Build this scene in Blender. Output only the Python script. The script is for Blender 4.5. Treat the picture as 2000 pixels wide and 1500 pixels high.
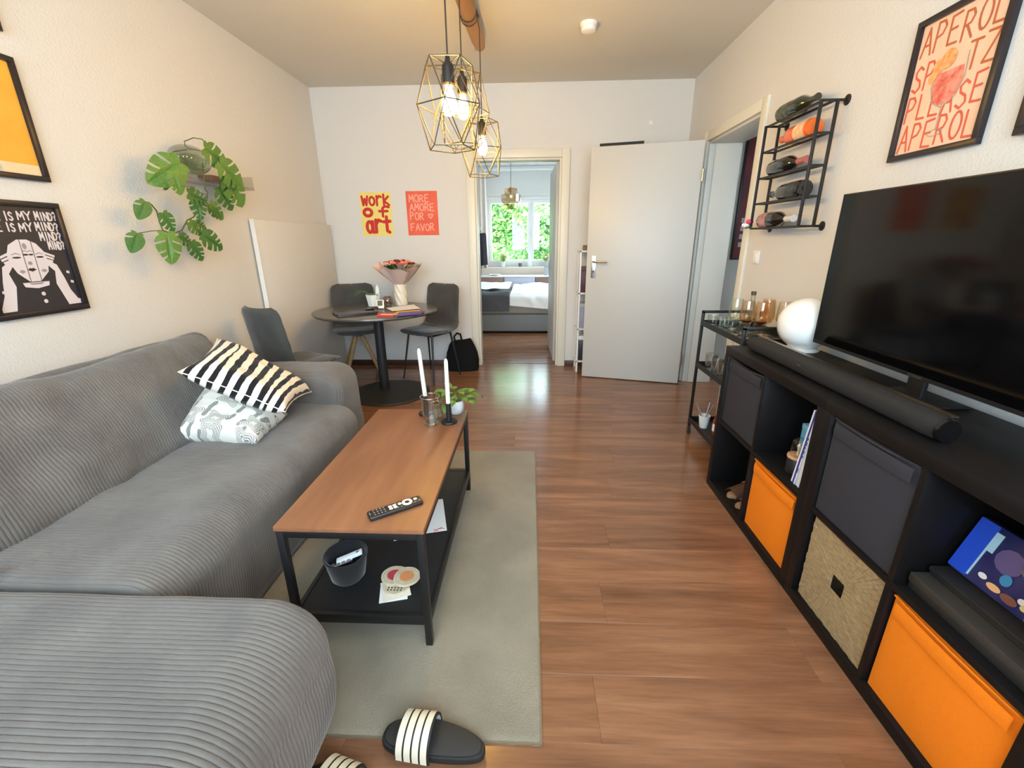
import bpy, bmesh, math, random
from mathutils import Matrix, Vector, noise
random.seed(7)
for o in list(bpy.data.objects): bpy.data.objects.remove(o)
S = bpy.context.scene
COL = S.collection
PI = math.pi

# ------------------------------------------------------------------ camera
CH, CP, CY, CR, CF = 1.2621, -.3184, -.044, -.0082, 849.77
def ray(x, y):
    u = (x-1000)/CF; v = (750-y)/CF
    r, q = math.cos(CR), math.sin(CR)
    X = u*r-v*q; up = u*q+v*r
    c, s = math.cos(CP), math.sin(CP)
    Y = c-up*s; Z = s+up*c
    a, b = math.cos(CY), math.sin(CY)
    return Vector((X*a+Y*b, -X*b+Y*a, Z))
def on(x, y, ax, val):
    """point where the pixel's ray meets the plane axis = val (a wall, a floor, a table top)"""
    d = ray(x, y); o = Vector((0, 0, CH)); return o+d*((val-o[ax])/d[ax])
cd = bpy.data.cameras.new('camera'); cam = bpy.data.objects.new('camera', cd); COL.objects.link(cam)
fw = ray(1000, 750); rt = (ray(2000, 750)-fw).normalized(); up = (ray(1000, 0)-fw).normalized()
mw = Matrix((rt, up, -fw.normalized())).transposed().to_4x4(); mw.translation = (0, 0, CH)
cam.matrix_world = mw; cd.sensor_width = 36; cd.lens = CF/2000*36; cd.clip_start = .02
S.camera = cam

# ------------------------------------------------------------------ world, sun, exposure
S.view_settings.view_transform = 'Standard'; S.view_settings.look = 'None'
S.view_settings.gamma = 1; S.view_settings.use_curve_mapping = False
S.view_settings.exposure = .9
S.cycles.transparent_max_bounces = 32
W = bpy.data.worlds.new('sky'); S.world = W; W.use_nodes = True
wn = W.node_tree.nodes; wl = W.node_tree.links
bg = wn['Background']; bg.inputs[0].default_value = (.66, .84, 1.0, 1); bg.inputs[1].default_value = 8.0
sd = bpy.data.lights.new('sun', 'SUN'); sun = bpy.data.objects.new('sun', sd); COL.objects.link(sun)
sd.energy = 22; sd.angle = .01; sd.color = (1, .95, .86)
sun.rotation_euler = Vector((.62, .38, -.68)).to_track_quat('-Z', 'Y').to_euler()
def portal(name, loc, sx, sz, look):
    l = bpy.data.lights.new(name, 'AREA'); o = bpy.data.objects.new(name, l); COL.objects.link(o)
    l.shape = 'RECTANGLE'; l.size = sx; l.size_y = sz; l.cycles.is_portal = True
    o.location = loc; o.rotation_euler = Vector(look).to_track_quat('-Z', 'Z').to_euler()
XL, XR, D, H = -2.003, 1.415, 4.466, 2.582
YR = -.55           # wall behind the camera
YB = 8.45           # bedroom window wall
portal('portal_living', (-.275, YR-.16, 1.6), 3.05, 1.6, (0, 1, 0))
portal('portal_added_side_window', (1.71, 6.15, 1.5), 1.7, 1.4, (-1, 0, 0))  # daylight through the added side window, out of view
portal('portal_bedroom', (.21, YB+.2, 1.41), 2.08, 1.22, (0, -1, 0))

# ------------------------------------------------------------------ materials
def lin(c):
    return tuple(((v/255)/12.92 if v/255 <= .04045 else ((v/255+.055)/1.055)**2.4) for v in c)+(1,)
MATS = {}
def mat(name, rgb, rough=.6, metal=0, spec=.5, bump=None, var=None, sheen=0, coat=0, trans=0, emit=None, sss=0):
    """bump=(scale,strength,stretch) noise relief; var=(rgb2,scale,stretch) noise colour variation"""
    if name in MATS: return MATS[name]
    m = bpy.data.materials.new(name); m.use_nodes = True; MATS[name] = m
    nt = m.node_tree; n = nt.nodes; l = nt.links; b = n['Principled BSDF']
    b.inputs['Base Color'].default_value = lin(rgb); b.inputs['Roughness'].default_value = rough
    b.inputs['Metallic'].default_value = metal; b.inputs['Specular IOR Level'].default_value = spec
    if sheen: b.inputs['Sheen Weight'].default_value = sheen; b.inputs['Sheen Roughness'].default_value = .4
    if coat: b.inputs['Coat Weight'].default_value = coat; b.inputs['Coat Roughness'].default_value = .08
    if trans: b.inputs['Transmission Weight'].default_value = trans
    if emit: b.inputs['Emission Color'].default_value = lin(emit[0]); b.inputs['Emission Strength'].default_value = emit[1]
    if bump or var:
        tc = n.new('ShaderNodeTexCoord')
        def nz(scale, stretch, detail=3):
            mp = n.new('ShaderNodeMapping'); l.new(tc.outputs['Object'], mp.inputs[0]); mp.inputs['Scale'].default_value = stretch
            t = n.new('ShaderNodeTexNoise'); t.inputs['Scale'].default_value = scale; t.inputs['Detail'].default_value = detail
            l.new(mp.outputs[0], t.inputs['Vector']); return t
        if var:
            t = nz(var[1], var[2] if len(var) > 2 else (1, 1, 1)); mx = n.new('ShaderNodeMix'); mx.data_type = 'RGBA'
            rp = n.new('ShaderNodeMapRange'); rp.inputs[1].default_value = .35; rp.inputs[2].default_value = .65
            l.new(t.outputs['Fac'], rp.inputs[0]); l.new(rp.outputs[0], mx.inputs[0])
            mx.inputs[6].default_value = lin(rgb); mx.inputs[7].default_value = lin(var[0]); l.new(mx.outputs[2], b.inputs['Base Color'])
        if bump:
            t = nz(bump[0], bump[2] if len(bump) > 2 else (1, 1, 1)); bp = n.new('ShaderNodeBump')
            bp.inputs['Strength'].default_value = bump[1]; bp.inputs['Distance'].default_value = .004
            l.new(t.outputs['Fac'], bp.inputs['Height']); l.new(bp.outputs[0], b.inputs['Normal'])
    return m
def glassmat(name, tint=(255, 255, 255), ior=1.45, rough=.02):
    """thin clear glass: fresnel mix of a tinted see-through and a mirror"""
    if name in MATS: return MATS[name]
    m = bpy.data.materials.new(name); m.use_nodes = True; MATS[name] = m
    n = m.node_tree.nodes; l = m.node_tree.links; n.clear()
    o = n.new('ShaderNodeOutputMaterial'); mx = n.new('ShaderNodeMixShader'); lw = n.new('ShaderNodeLayerWeight'); pw_ = n.new('ShaderNodeMath'); pw_.operation = 'POWER'; pw_.inputs[1].default_value = 2.6; l.new(lw.outputs['Facing'], pw_.inputs[0])
    f = n.new('ShaderNodeMath'); f.operation = 'MULTIPLY_ADD'; l.new(pw_.outputs[0], f.inputs[0]); f.inputs[1].default_value = .85; f.inputs[2].default_value = (ior-1)*.11
    t = n.new('ShaderNodeBsdfTransparent'); t.inputs[0].default_value = lin(tint); g = n.new('ShaderNodeBsdfGlossy'); g.inputs['Roughness'].default_value = rough
    l.new(f.outputs[0], mx.inputs[0]); l.new(t.outputs[0], mx.inputs[1]); l.new(g.outputs[0], mx.inputs[2]); l.new(mx.outputs[0], o.inputs[0])
    return m
WALL = mat('white_wall_paint', (216, 213, 207), .85, spec=.2, bump=(110, .5))
CEIL = mat('ceiling_paint', (214, 209, 198), .9, spec=.1, bump=(120, .2))
WHITE = mat('white_lacquer', (232, 230, 224), .35)
DOORM = mat('white_door_lacquer', (192, 190, 183), .4)
BLACKM = mat('black_metal', (22, 22, 23), .45)
BLACKW = mat('black_brown_shelf', (13, 11, 12), .5, spec=.3, bump=(60, .1, (1, .05, 1)))
BASEW = mat('brown_baseboard', (74, 46, 34), .4)
STEEL = mat('brushed_steel', (190, 190, 190), .3, 1)
PAPER = mat('white_paper', (235, 235, 232), .8)
DARKF = mat('dark_frame', (34, 28, 32), .35)

# ------------------------------------------------------------------ mesh builder
class MB:
    def __init__(s): s.v = []; s.f = []
    def n(s): return len(s.v)
    def xf(s, M, a=0):
        for i in range(a, len(s.v)): s.v[i] = tuple(M @ Vector(s.v[i]))
        return s
    def box(s, x0, y0, z0, x1, y1, z1):
        b = len(s.v)
        s.v += [(x0,y0,z0),(x1,y0,z0),(x1,y1,z0),(x0,y1,z0),(x0,y0,z1),(x1,y0,z1),(x1,y1,z1),(x0,y1,z1)]
        s.f += [tuple(b+i for i in q) for q in ((0,3,2,1),(4,5,6,7),(0,1,5,4),(1,2,6,5),(2,3,7,6),(3,0,4,7))]
        return s
    def cyl(s, p0, p1, r0, r1=None, n=12, cap=True):
        r1 = r0 if r1 is None else r1; p0 = Vector(p0); p1 = Vector(p1); d = (p1-p0).normalized()
        a = d.orthogonal().normalized(); c = d.cross(a); b = len(s.v)
        for p, r in ((p0, r0), (p1, r1)):
            for i in range(n):
                t = 2*PI*i/n; s.v.append(tuple(p+(a*math.cos(t)+c*math.sin(t))*r))
        for i in range(n): j = (i+1) % n; s.f.append((b+i, b+j, b+n+j, b+n+i))
        if cap: s.f.append(tuple(b+i for i in reversed(range(n)))); s.f.append(tuple(b+n+i for i in range(n)))
        return s
    def lathe(s, prof, c=(0, 0, 0), n=24, wob=None):
        b = len(s.v); m = len(prof)
        for i in range(n):
            t = 2*PI*i/n
            for k, (r, z) in enumerate(prof):
                rr = r*(wob(t, z) if wob else 1)
                s.v.append((c[0]+rr*math.cos(t), c[1]+rr*math.sin(t), c[2]+z))
        for i in range(n):
            j = (i+1) % n
            for k in range(m-1): s.f.append((b+i*m+k, b+j*m+k, b+j*m+k+1, b+i*m+k+1))
        return s
    def tube(s, pts, r, n=8, cap=True):
        pts = [Vector(p) for p in pts]; b = len(s.v); m = len(pts)
        d = (pts[1]-pts[0]).normalized(); a = d.orthogonal().normalized()
        for i, p in enumerate(pts):
            d = ((pts[min(i+1, m-1)]-pts[max(i-1, 0)])).normalized()
            a = (a-d*a.dot(d)).normalized(); c = d.cross(a); rr = r[i] if isinstance(r, (list, tuple)) else r
            for k in range(n):
                t = 2*PI*k/n; s.v.append(tuple(p+(a*math.cos(t)+c*math.sin(t))*rr))
        for i in range(m-1):
            for k in range(n):
                j = (k+1) % n; s.f.append((b+i*n+k, b+i*n+j, b+i*n+n+j, b+i*n+n+k))
        if cap: s.f.append(tuple(b+k for k in reversed(range(n)))); s.f.append(tuple(b+(m-1)*n+k for k in range(n)))
        return s
    def ball(s, c, rx, ry=None, rz=None, n=16, m=10):
        ry = ry or rx; rz = rz or rx
        b = len(s.v); s.lathe([(max(1e-5, math.sin(PI*k/m)), -math.cos(PI*k/m)) for k in range(m+1)], n=n)
        return s.xf(Matrix.Translation(c) @ Matrix.Diagonal((rx, ry, rz, 1)), b)
    def poly(s, pts): b = len(s.v); s.v += [tuple(p) for p in pts]; s.f.append(tuple(range(b, b+len(pts)))); return s
    def prism(s, pts, z0, z1):
        """outline in xy extruded in z"""
        b = len(s.v); n = len(pts)
        s.v += [(p[0], p[1], z0) for p in pts]+[(p[0], p[1], z1) for p in pts]
        s.f.append(tuple(b+i for i in reversed(range(n)))); s.f.append(tuple(b+n+i for i in range(n)))
        for i in range(n): j = (i+1) % n; s.f.append((b+i, b+j, b+n+j, b+n+i))
        return s
    def grid(s, fn, nu, nv, closed=False):
        b = len(s.v)
        for i in range(nu+1):
            for j in range(nv+1): s.v.append(tuple(fn(i/nu, j/nv)))
        for i in range(nu):
            for j in range(nv): s.f.append((b+i*(nv+1)+j, b+(i+1)*(nv+1)+j, b+(i+1)*(nv+1)+j+1, b+i*(nv+1)+j+1))
        return s
WM = {}
def mesh(mb, name, m, smooth=False, angle=.6, bevel=0, off=None, seg=2, fixn=True):
    me = bpy.data.meshes.new(name)
    vs = mb.v if off is None else [tuple(off @ Vector(p)) for p in mb.v]
    me.from_pydata(vs, [], mb.f)
    if fixn or bevel:
        bm = bmesh.new(); bm.from_mesh(me)
        if fixn: bmesh.ops.recalc_face_normals(bm, faces=bm.faces)
        if bevel:
            es = [e for e in bm.edges if len(e.link_faces) == 2 and e.calc_face_angle(0) > .7]
            bmesh.ops.bevel(bm, geom=es, offset=bevel, segments=seg, profile=.5, affect='EDGES', clamp_overlap=True)
        bm.to_mesh(me); bm.free()
    if smooth or bevel:
        me.shade_smooth(); me.set_sharp_from_angle(angle=angle)
    me.materials.append(m); me.update()
    return me
def tag(o, label, cat, group=None):
    o['label'] = label; o['category'] = cat
    if group: o['group'] = group
    return o
def thing(name, label, cat, loc=(0, 0, 0), rot=None, group=None, kind=None, parent=None):
    o = bpy.data.objects.new(name, None); COL.objects.link(o); o.empty_display_size = .05
    M = Matrix.Translation(loc)
    if rot is not None: M = M @ (rot.to_4x4() if isinstance(rot, Matrix) else Matrix.Rotation(rot, 4, 'Z'))
    o.matrix_world = M; WM[o.name] = M
    if kind: o['kind'] = kind
    if label: o['label'] = label
    if cat: o['category'] = cat
    if group: o['group'] = group
    return o
def part(mb, name, m, parent=None, world=False, smooth=False, bevel=0, angle=.6, seg=2, label=None, kind=None, fixn=True):
    """one mesh object; local coords of its parent, or world coords when world=True"""
    off = None
    if parent is not None and world: off = WM[parent.name].inverted()
    o = bpy.data.objects.new(name, mesh(mb, name, m, smooth, angle, bevel, off, seg, fixn)); COL.objects.link(o)
    if parent is not None: o.parent = parent; WM[o.name] = WM[parent.name].copy()
    else: WM[o.name] = Matrix()
    if label: o['label'] = label
    if kind: o['kind'] = kind
    return o
def single(mb, name, m, label, cat, loc, group=None, rot=None, **k):
    """a thing that is one mesh; vertices in coords local to loc"""
    o = part(mb, name, m, **k); M = Matrix.Translation(loc)
    if rot is not None: M = M @ (rot.to_4x4() if isinstance(rot, Matrix) else Matrix.Rotation(rot, 4, 'Z'))
    o.matrix_world = M; WM[o.name] = M
    return tag(o, label, cat, group)
def struct(mb, name, m, **k):
    o = part(mb, name, m, **k); o['kind'] = 'structure'; return o
def copy_tree(o, M, label=None):
    c = o.copy(); COL.objects.link(c); c.matrix_world = M; WM[c.name] = M
    if label: c['label'] = label
    def kids(a, b):
        for ch in list(a.children):
            d = ch.copy(); COL.objects.link(d); d.parent = b; WM[d.name] = M; kids(ch, d)
    kids(o, c)
    return c
def RZ(a): return Matrix.Rotation(a, 4, 'Z')
def T(x, y, z): return Matrix.Translation((x, y, z))
LEFTW = Matrix(((0, 0, 1), (1, 0, 0), (0, 1, 0)))        # local x -> +y, y -> +z, z -> +x
RIGHTW = Matrix(((0, 0, -1), (-1, 0, 0), (0, 1, 0)))     # local x -> -y, y -> +z, z -> -x
BACKW = Matrix(((1, 0, 0), (0, 0, -1), (0, 1, 0)))       # local x -> +x, y -> +z, z -> -y

# ------------------------------------------------------------------ room shell
def woodfloor():
    m = bpy.data.materials.new('laminate_planks'); m.use_nodes = True; n = m.node_tree.nodes; l = m.node_tree.links; b = n['Principled BSDF']
    tc = n.new('ShaderNodeTexCoord'); oi = n.new('ShaderNodeObjectInfo')
    ad = n.new('ShaderNodeVectorMath'); ad.operation = 'ADD'; sc = n.new('ShaderNodeVectorMath'); sc.operation = 'SCALE'
    cb = n.new('ShaderNodeCombineXYZ'); mu = n.new('ShaderNodeMath'); mu.operation = 'MULTIPLY'; mu.inputs[1].default_value = 57
    l.new(oi.outputs['Random'], mu.inputs[0])
    for i in range(3): l.new(mu.outputs[0], cb.inputs[i])
    l.new(tc.outputs['Object'], ad.inputs[0]); l.new(cb.outputs[0], ad.inputs[1])
    def nz(scale, st, det=4, dist=0):
        mp = n.new('ShaderNodeMapping'); mp.inputs['Scale'].default_value = st; l.new(ad.outputs[0], mp.inputs[0])
        t = n.new('ShaderNodeTexNoise'); t.inputs['Scale'].default_value = scale; t.inputs['Detail'].default_value = det; t.inputs['Distortion'].default_value = dist
        l.new(mp.outputs[0], t.inputs['Vector']); return t
    a = nz(1.6, (1, 9, 1), 5, .6); c = nz(9, (1, 14, 1), 4)
    r1 = n.new('ShaderNodeValToRGB'); l.new(a.outputs['Fac'], r1.inputs[0])
    r1.color_ramp.elements[0].position = .3; r1.color_ramp.elements[0].color = lin((112, 76, 53))
    r1.color_ramp.elements[1].position = .72; r1.color_ramp.elements[1].color = lin((154, 110, 80))
    e = r1.color_ramp.elements.new(.5); e.color = lin((134, 93, 66))
    hs = n.new('ShaderNodeHueSaturation'); mr = n.new('ShaderNodeMapRange'); mr.inputs[3].default_value = .94; mr.inputs[4].default_value = 1.06
    l.new(oi.outputs['Random'], mr.inputs[0]); l.new(mr.outputs[0], hs.inputs['Value']); l.new(r1.outputs[0], hs.inputs['Color'])
    mx = n.new('ShaderNodeMix'); mx.data_type = 'RGBA'; mx.blend_type = 'MULTIPLY'; mx.inputs[0].default_value = .3
    r2 = n.new('ShaderNodeValToRGB'); r2.color_ramp.elements[0].position = .35; r2.color_ramp.elements[0].color = (.55, .5, .48, 1); r2.color_ramp.elements[1].position = .6; r2.color_ramp.elements[1].color = (1, 1, 1, 1)
    l.new(c.outputs['Fac'], r2.inputs[0]); l.new(hs.outputs[0], mx.inputs[6]); l.new(r2.outputs[0], mx.inputs[7]); l.new(mx.outputs[2], b.inputs['Base Color'])
    b.inputs['Roughness'].default_value = .17; b.inputs['Specular IOR Level'].default_value = .5
    bp = n.new('ShaderNodeBump'); bp.inputs['Strength'].default_value = .06; bp.inputs['Distance'].default_value = .002; l.new(c.outputs['Fac'], bp.inputs['Height']); l.new(bp.outputs[0], b.inputs['Normal'])
    return m
PLANK = woodfloor()
plankmeshes = {}
def planks(parent, x0, x1, y0, y1):
    w = .193; L = 1.285; row = 0; y = y0
    while y < y1-.001:
        wy = min(w, y1-y); x = x0-((row*.47) % 1)*L
        while x < x1-.001:
            a = max(x, x0); b = min(x+L, x1)
            if b-a > .02:
                key = (round(b-a, 2), round(wy, 3))
                if key not in plankmeshes:
                    plankmeshes[key] = mesh(MB().box(-(b-a)/2+.0002, -wy/2+.0002, -.009, (b-a)/2-.0002, wy/2-.0002, 0), 'plank', PLANK, bevel=.0003, seg=1)
                o = bpy.data.objects.new('plank', plankmeshes[key]); COL.objects.link(o); o.parent = parent
                o.location = ((a+b)/2, y+wy/2, 0)
            x += L
        y += w; row += 1
SUB = mat('dark_underfloor', (40, 27, 20), .8)
fl = struct(MB().box(XL-.1, YR-.1, -.12, XR+.1, D+.14, -.009), 'floor', SUB)
planks(fl, XL, XR, YR, D+.07)
fl2 = struct(MB().box(-1.9, D+.14, -.12, 2.0, YB, -.009), 'floor_bedroom', SUB)
planks(fl2, -1.7, 1.6, D+.085, YB)
fl3 = struct(MB().box(XR+.1, 1.6, -.12, 3.0, 4.62, -.009), 'floor_hall', SUB)
planks(fl3, XR, 2.9, 1.7, D)
struct(MB().box(-.54, D+.07, -.009, .29, D+.085, .002), 'trim_threshold', mat('dark_seam', (40, 26, 20), .5))
struct(MB().box(XL-.1, YR-.1, H, XR+.3, D+.14, H+.1), 'ceiling', CEIL)
struct(MB().box(-1.9, D+.14, 2.5, 2.0, YB+.1, 2.6), 'ceiling_bedroom', WALL)
struct(MB().box(XR+.25, 1.6, 2.5, 3.0, 5.0, 2.6), 'ceiling_hall', WALL)
struct(MB().box(XL-.12, YR-.1, -.12, XL, D+.14, H), 'wall_left', WALL)
DX0, DX1, DH = -.533, .281, 1.985
w = MB().box(XL, D, -.12, DX0, D+.14, H); w.box(DX1, D, -.12, XR+.25, D+.14, H); w.box(DX0, D, DH, DX1, D+.14, H)
struct(w, 'wall_back', WALL)
OY0, OY1, OH = 3.10, 3.955, 2.0
w = MB().box(XR, YR-.1, -.12, XR+.25, OY0, H); w.box(XR, OY1, -.12, XR+.25, D, H); w.box(XR, OY0, OH, XR+.25, OY1, H)
struct(w, 'wall_right', WALL)
# wall behind the camera, with a wide window
wx0, wx1, wz0, wz1 = -1.8, 1.25, .80, 2.4
w = MB().box(XL-.1, YR-.2, -.12, wx0, YR, H); w.box(wx1, YR-.2, -.12, XR+.25, YR, H); w.box(wx0, YR-.2, -.12, wx1, YR, wz0); w.box(wx0, YR-.2, wz1, wx1, YR, H)
struct(w, 'wall_rear', WALL)
PANE = glassmat('window_glass')
def window(name, x0, x1, z0, z1, y, splits, label):
    t = thing(name, None, None, ((x0+x1)/2, y, z0), kind='structure')
    fr = MB().box(x0, y-.035, z0, x1, y+.035, z0+.06); fr.box(x0, y-.035, z1-.06, x1, y+.035, z1); fr.box(x0, y-.035, z0+.06, x0+.05, y+.035, z1-.06); fr.box(x1-.05, y-.035, z0+.06, x1, y+.035, z1-.06)
    part(fr, 'window_frame', WHITE, t, world=True, bevel=.004)
    xs = [x0+.05]+splits+[x1-.05]
    for a, b in zip(xs[:-1], xs[1:]):
        s = MB()
        for q in ((a, z0+.06, b, z0+.12), (a, z1-.12, b, z1-.06), (a, z0+.12, a+.055, z1-.12), (b-.055, z0+.12, b, z1-.12)): s.box(q[0], y-.045, q[1], q[2], y+.025, q[3])
        so = part(s, 'window_sash', WHITE, t, world=True, bevel=.004)
        part(MB().box(a+.055, y-.004, z0+.12, b-.055, y+.004, z1-.12), 'pane', PANE, so, world=True)
        if b < x1-.06 or len(xs) == 2 or True:
            hx = b-.028 if b < x1-.06 else a+.028
            hd = MB().box(hx-.012, y-.056, (z0+z1)/2-.04, hx+.012, y-.045, (z0+z1)/2+.04); hd.box(hx-.008, y-.085, (z0+z1)/2-.1, hx+.008, y-.068, (z0+z1)/2+.015); hd.cyl((hx, y-.07, (z0+z1)/2), (hx, y-.05, (z0+z1)/2), .008)
            part(hd, 'handle', WHITE, so, world=True)
    return t
window('window_1', wx0, wx1, wz0, wz1, YR-.12, [-.2], '')
# bedroom shell
bx0, bx1, bz0, bz1 = -.83, 1.25, .80, 2.02
struct(MB().box(-1.82, D+.14, -.12, -1.7, YB, 2.5), 'wall_bedroom_left', WALL)
w = MB().box(1.6, D+.14, -.12, 1.72, 5.3, 2.5); w.box(1.6, 7.0, -.12, 1.72, YB, 2.5); w.box(1.6, 5.3, -.12, 1.72, 7.0, .8); w.box(1.6, 5.3, 2.2, 1.72, 7.0, 2.5)
struct(w, 'wall_bedroom_right', WALL)
t = thing('added_side_window', None, None, (1.66, 6.15, .8), kind='structure')  # unseen side window, added to brighten the bedroom
part(MB().box(1.63, 5.3, .8, 1.69, 7.0, .86).box(1.63, 5.3, 2.14, 1.69, 7.0, 2.2).box(1.63, 5.3, .86, 1.69, 5.36, 2.14).box(1.63, 6.94, .86, 1.69, 7.0, 2.14), 'window_frame', WHITE, t, world=True, bevel=.004)
for a_, b_ in ((5.36, 6.94),): part(MB().box(1.656, a_, .86, 1.664, b_, 2.14), 'pane', PANE, t, world=True)
w = MB().box(-1.82, YB, -.12, bx0, YB+.3, 2.5); w.box(bx1, YB, -.12, 1.72, YB+.3, 2.5); w.box(bx0, YB, -.12, bx1, YB+.3, bz0); w.box(bx0, YB, bz1, bx1, YB+.3, 2.5)
struct(w, 'wall_bedroom_window', WALL)
window('window_2', bx0, bx1, bz0, bz1, YB+.08, [.0], '')
struct(MB().box(bx0-.05, YB-.12, bz0-.03, bx1+.05, YB+.04, bz0), 'trim_window_sill', WHITE, bevel=.004)
struct(MB().box(-1.7, YB-.06, 2.42, 1.6, YB, 2.5), 'trim_bedroom_cornice', WHITE, bevel=.01)
# hall shell
struct(MB().box(XR+.25, 4.62, -.12, 3.0, 4.74, 2.5), 'wall_hall_end', WALL)
w = MB().box(2.9, 1.6, -.12, 3.0, 2.2, 2.5); w.box(2.9, 2.8, -.12, 3.0, 4.62, 2.5); w.box(2.9, 2.2, 2.0, 3.0, 2.8, 2.5); w.box(2.9, 2.2, -.12, 3.0, 2.8, 1.2)  # unglazed opening added out of view to let daylight into the hall
struct(w, 'wall_hall_side', WALL)
struct(MB().box(XR+.25, 1.5, -.12, 3.0, 1.62, 2.5), 'wall_hall_near', WALL)
# trims, baseboards
def bb(name, *q): struct(MB().box(*q), name, BASEW, bevel=.004)
bb('baseboard_left', XL, YR, 0, XL+.014, D, .058)
bb('baseboard_back', XL+.014, D-.014, 0, DX0-.08, D, .058)
bb('baseboard_back_right', DX1+.08, D-.014, 0, XR, D, .058)
bb('baseboard_right', XR-.014, YR, 0, XR, OY0-.075, .058)
CAS = mat('cream_casing', (222, 217, 200), .4)
def casing_back():
    m = MB(); y0, y1 = D-.022, D
    m.box(DX0-.075, y0, 0, DX0, y1, DH+.075); m.box(DX1, y0, 0, DX1+.075, y1, DH+.075); m.box(DX0, y0, DH, DX1, y1, DH+.075)
    struct(m, 'trim_bedroom_door_casing', CAS, bevel=.004)
    j = MB(); j.box(DX0, D, 0, DX0+.018, D+.14, DH); j.box(DX1-.018, D, 0, DX1, D+.14, DH); j.box(DX0+.018, D, DH-.018, DX1-.018, D+.14, DH)
    struct(j, 'trim_bedroom_door_jamb', CAS, bevel=.002)
casing_back()
m = MB(); m.box(XR-.02, OY0-.07, 0, XR, OY0, OH+.07); m.box(XR-.02, OY1, 0, XR, OY1+.07, OH+.07); m.box(XR-.02, OY0, OH, XR, OY1, OH+.07)
struct(m, 'trim_hall_door_casing', CAS, bevel=.004)
m = MB(); m.box(XR, OY0, 0, XR+.25, OY0+.02, OH); m.box(XR, OY1-.02, 0, XR+.25, OY1, OH); m.box(XR, OY0+.02, OH-.02, XR+.25, OY1-.02, OH)
m.box(XR+.045, OY1-.035, 0, XR+.25, OY1-.02, OH-.02); m.box(XR+.045, OY0+.02, 0, XR+.25, OY0+.035, OH-.02)
struct(m, 'trim_hall_door_jamb', mat('white_jamb', (204, 202, 192), .4), bevel=.003)

# open doors
def door(name, hinge, latch, h, side, handle_in=True):
    """leaf from hinge to latch point; local x along the leaf, local -y the side facing the camera"""
    hv = Vector((*hinge, 0)); lv = Vector((*latch, 0)); d = lv-hv; L = d.length
    a = math.atan2(d.y, d.x)
    t = thing(name, None, None, (hinge[0], hinge[1], .008), a, kind='structure')
    part(MB().box(0, -.02, 0, L, .02, h), 'door_leaf', DOORM, t, bevel=.003)
    for s in (-1, 1):
        p = part(MB().box(L-.083, s*.02, .93, L-.043, s*.028, 1.12), 'handle_plate', STEEL, t, bevel=.002, label='steel handle plate')
        hb = MB().tube([(L-.063, s*.028, 1.07), (L-.063, s*.062, 1.07), (L-.075, s*.07, 1.07), (L-.185, s*.07, 1.07)], .009, 10)
        part(hb, 'handle', STEEL, p, smooth=True, label='steel lever handle')
        part(MB().cyl((L-.063, s*.027, .985), (L-.063, s*.0292, .985), .009, n=12).box(L-.066, s*.028-.001, .965, L-.060, s*.028+.001, .985), 'keyhole', BLACKM, p)
    for z in (.22, h-.25):
        part(MB().cyl((-.008, side*.024, z-.045), (-.008, side*.024, z+.045), .009, n=10), 'hinge', STEEL, t, smooth=True)
    return t
d1 = door('door_1', (1.352, 3.866), (.503, 4.082), 1.985, 1)
door('door_2', (.262, D+.155), (.235, D+.96), 1.965, -1)
# over-door rail on the open hall door
a = math.atan2(4.082-3.866, .503-1.352)
t = thing('over_door_rail', 'black over-door hook rail sitting on the top edge of the open white door', 'hook rail', (1.352, 3.866, 0), a)
m = MB().box(.46, -.034, 1.94, .815, -.022, 2.022)
part(m, 'rail', BLACKM, t, bevel=.002)
for x in (.50, .77): part(MB().box(x-.012, -.034, 1.9935, x+.012, .019, 1.9955), 'bracket', BLACKM, t)
for x in (.53, .64, .74): part(MB().tube([(x, -.034, 1.965), (x, -.06, 1.955), (x, -.068, 1.975)], .004, 6), 'hook', BLACKM, t)

# white panel standing against the left wall
t = thing('wall_panel', 'flat white board standing against the wall behind the dining chairs', 'panel', (XL+.016, 3.82, 0))
part(MB().box(XL+.016, 3.205, 0, XL+.044, 4.44, 1.42), 'board', WALL, t, world=True, bevel=.003)
part(MB().box(XL+.015, 3.197, 0, XL+.047, 3.205, 1.422), 'edge_strip', WHITE, t, world=True)
# switch, detector, little hook
p = on(1478, 502, 0, XR)
t = thing('light_switch', 'white light switch on the wall beside the hall doorway', 'switch', p, RIGHTW)
part(MB().box(-.04, -.04, 0, .04, .04, .011), 'plate', WHITE, t, bevel=.004); part(MB().box(-.028, -.028, .010, .028, .028, .016), 'rocker', WHITE, t, bevel=.003)
p = on(1150, 45, 2, H)
t = thing('smoke_detector', 'round white smoke detector on the ceiling', 'detector', (p.x, p.y, H))
part(MB().lathe([(.055, 0), (.055, -.012), (.050, -.02), (.040, -.02)], n=28), 'base', WHITE, t, smooth=True)
part(MB().lathe([(.046, -.02), (.049, -.028), (.045, -.045), (.03, -.05), (1e-4, -.05)], n=28), 'cover', WHITE, t, smooth=True)
p = on(1272, 239, 1, D)
t = thing('wall_button', 'tiny round white cover button high on the wall above the open door', 'button', (p.x, p.y, p.z), BACKW)
part(MB().lathe([(.018, 0), (.018, .006), (.012, .010), (1e-4, .0101)], n=20), 'cap', WHITE, t, smooth=True)
part(MB().lathe([(.021, 0), (.021, .003), (.015, .003)], n=20), 'rim', WHITE, t, smooth=True)

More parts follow.
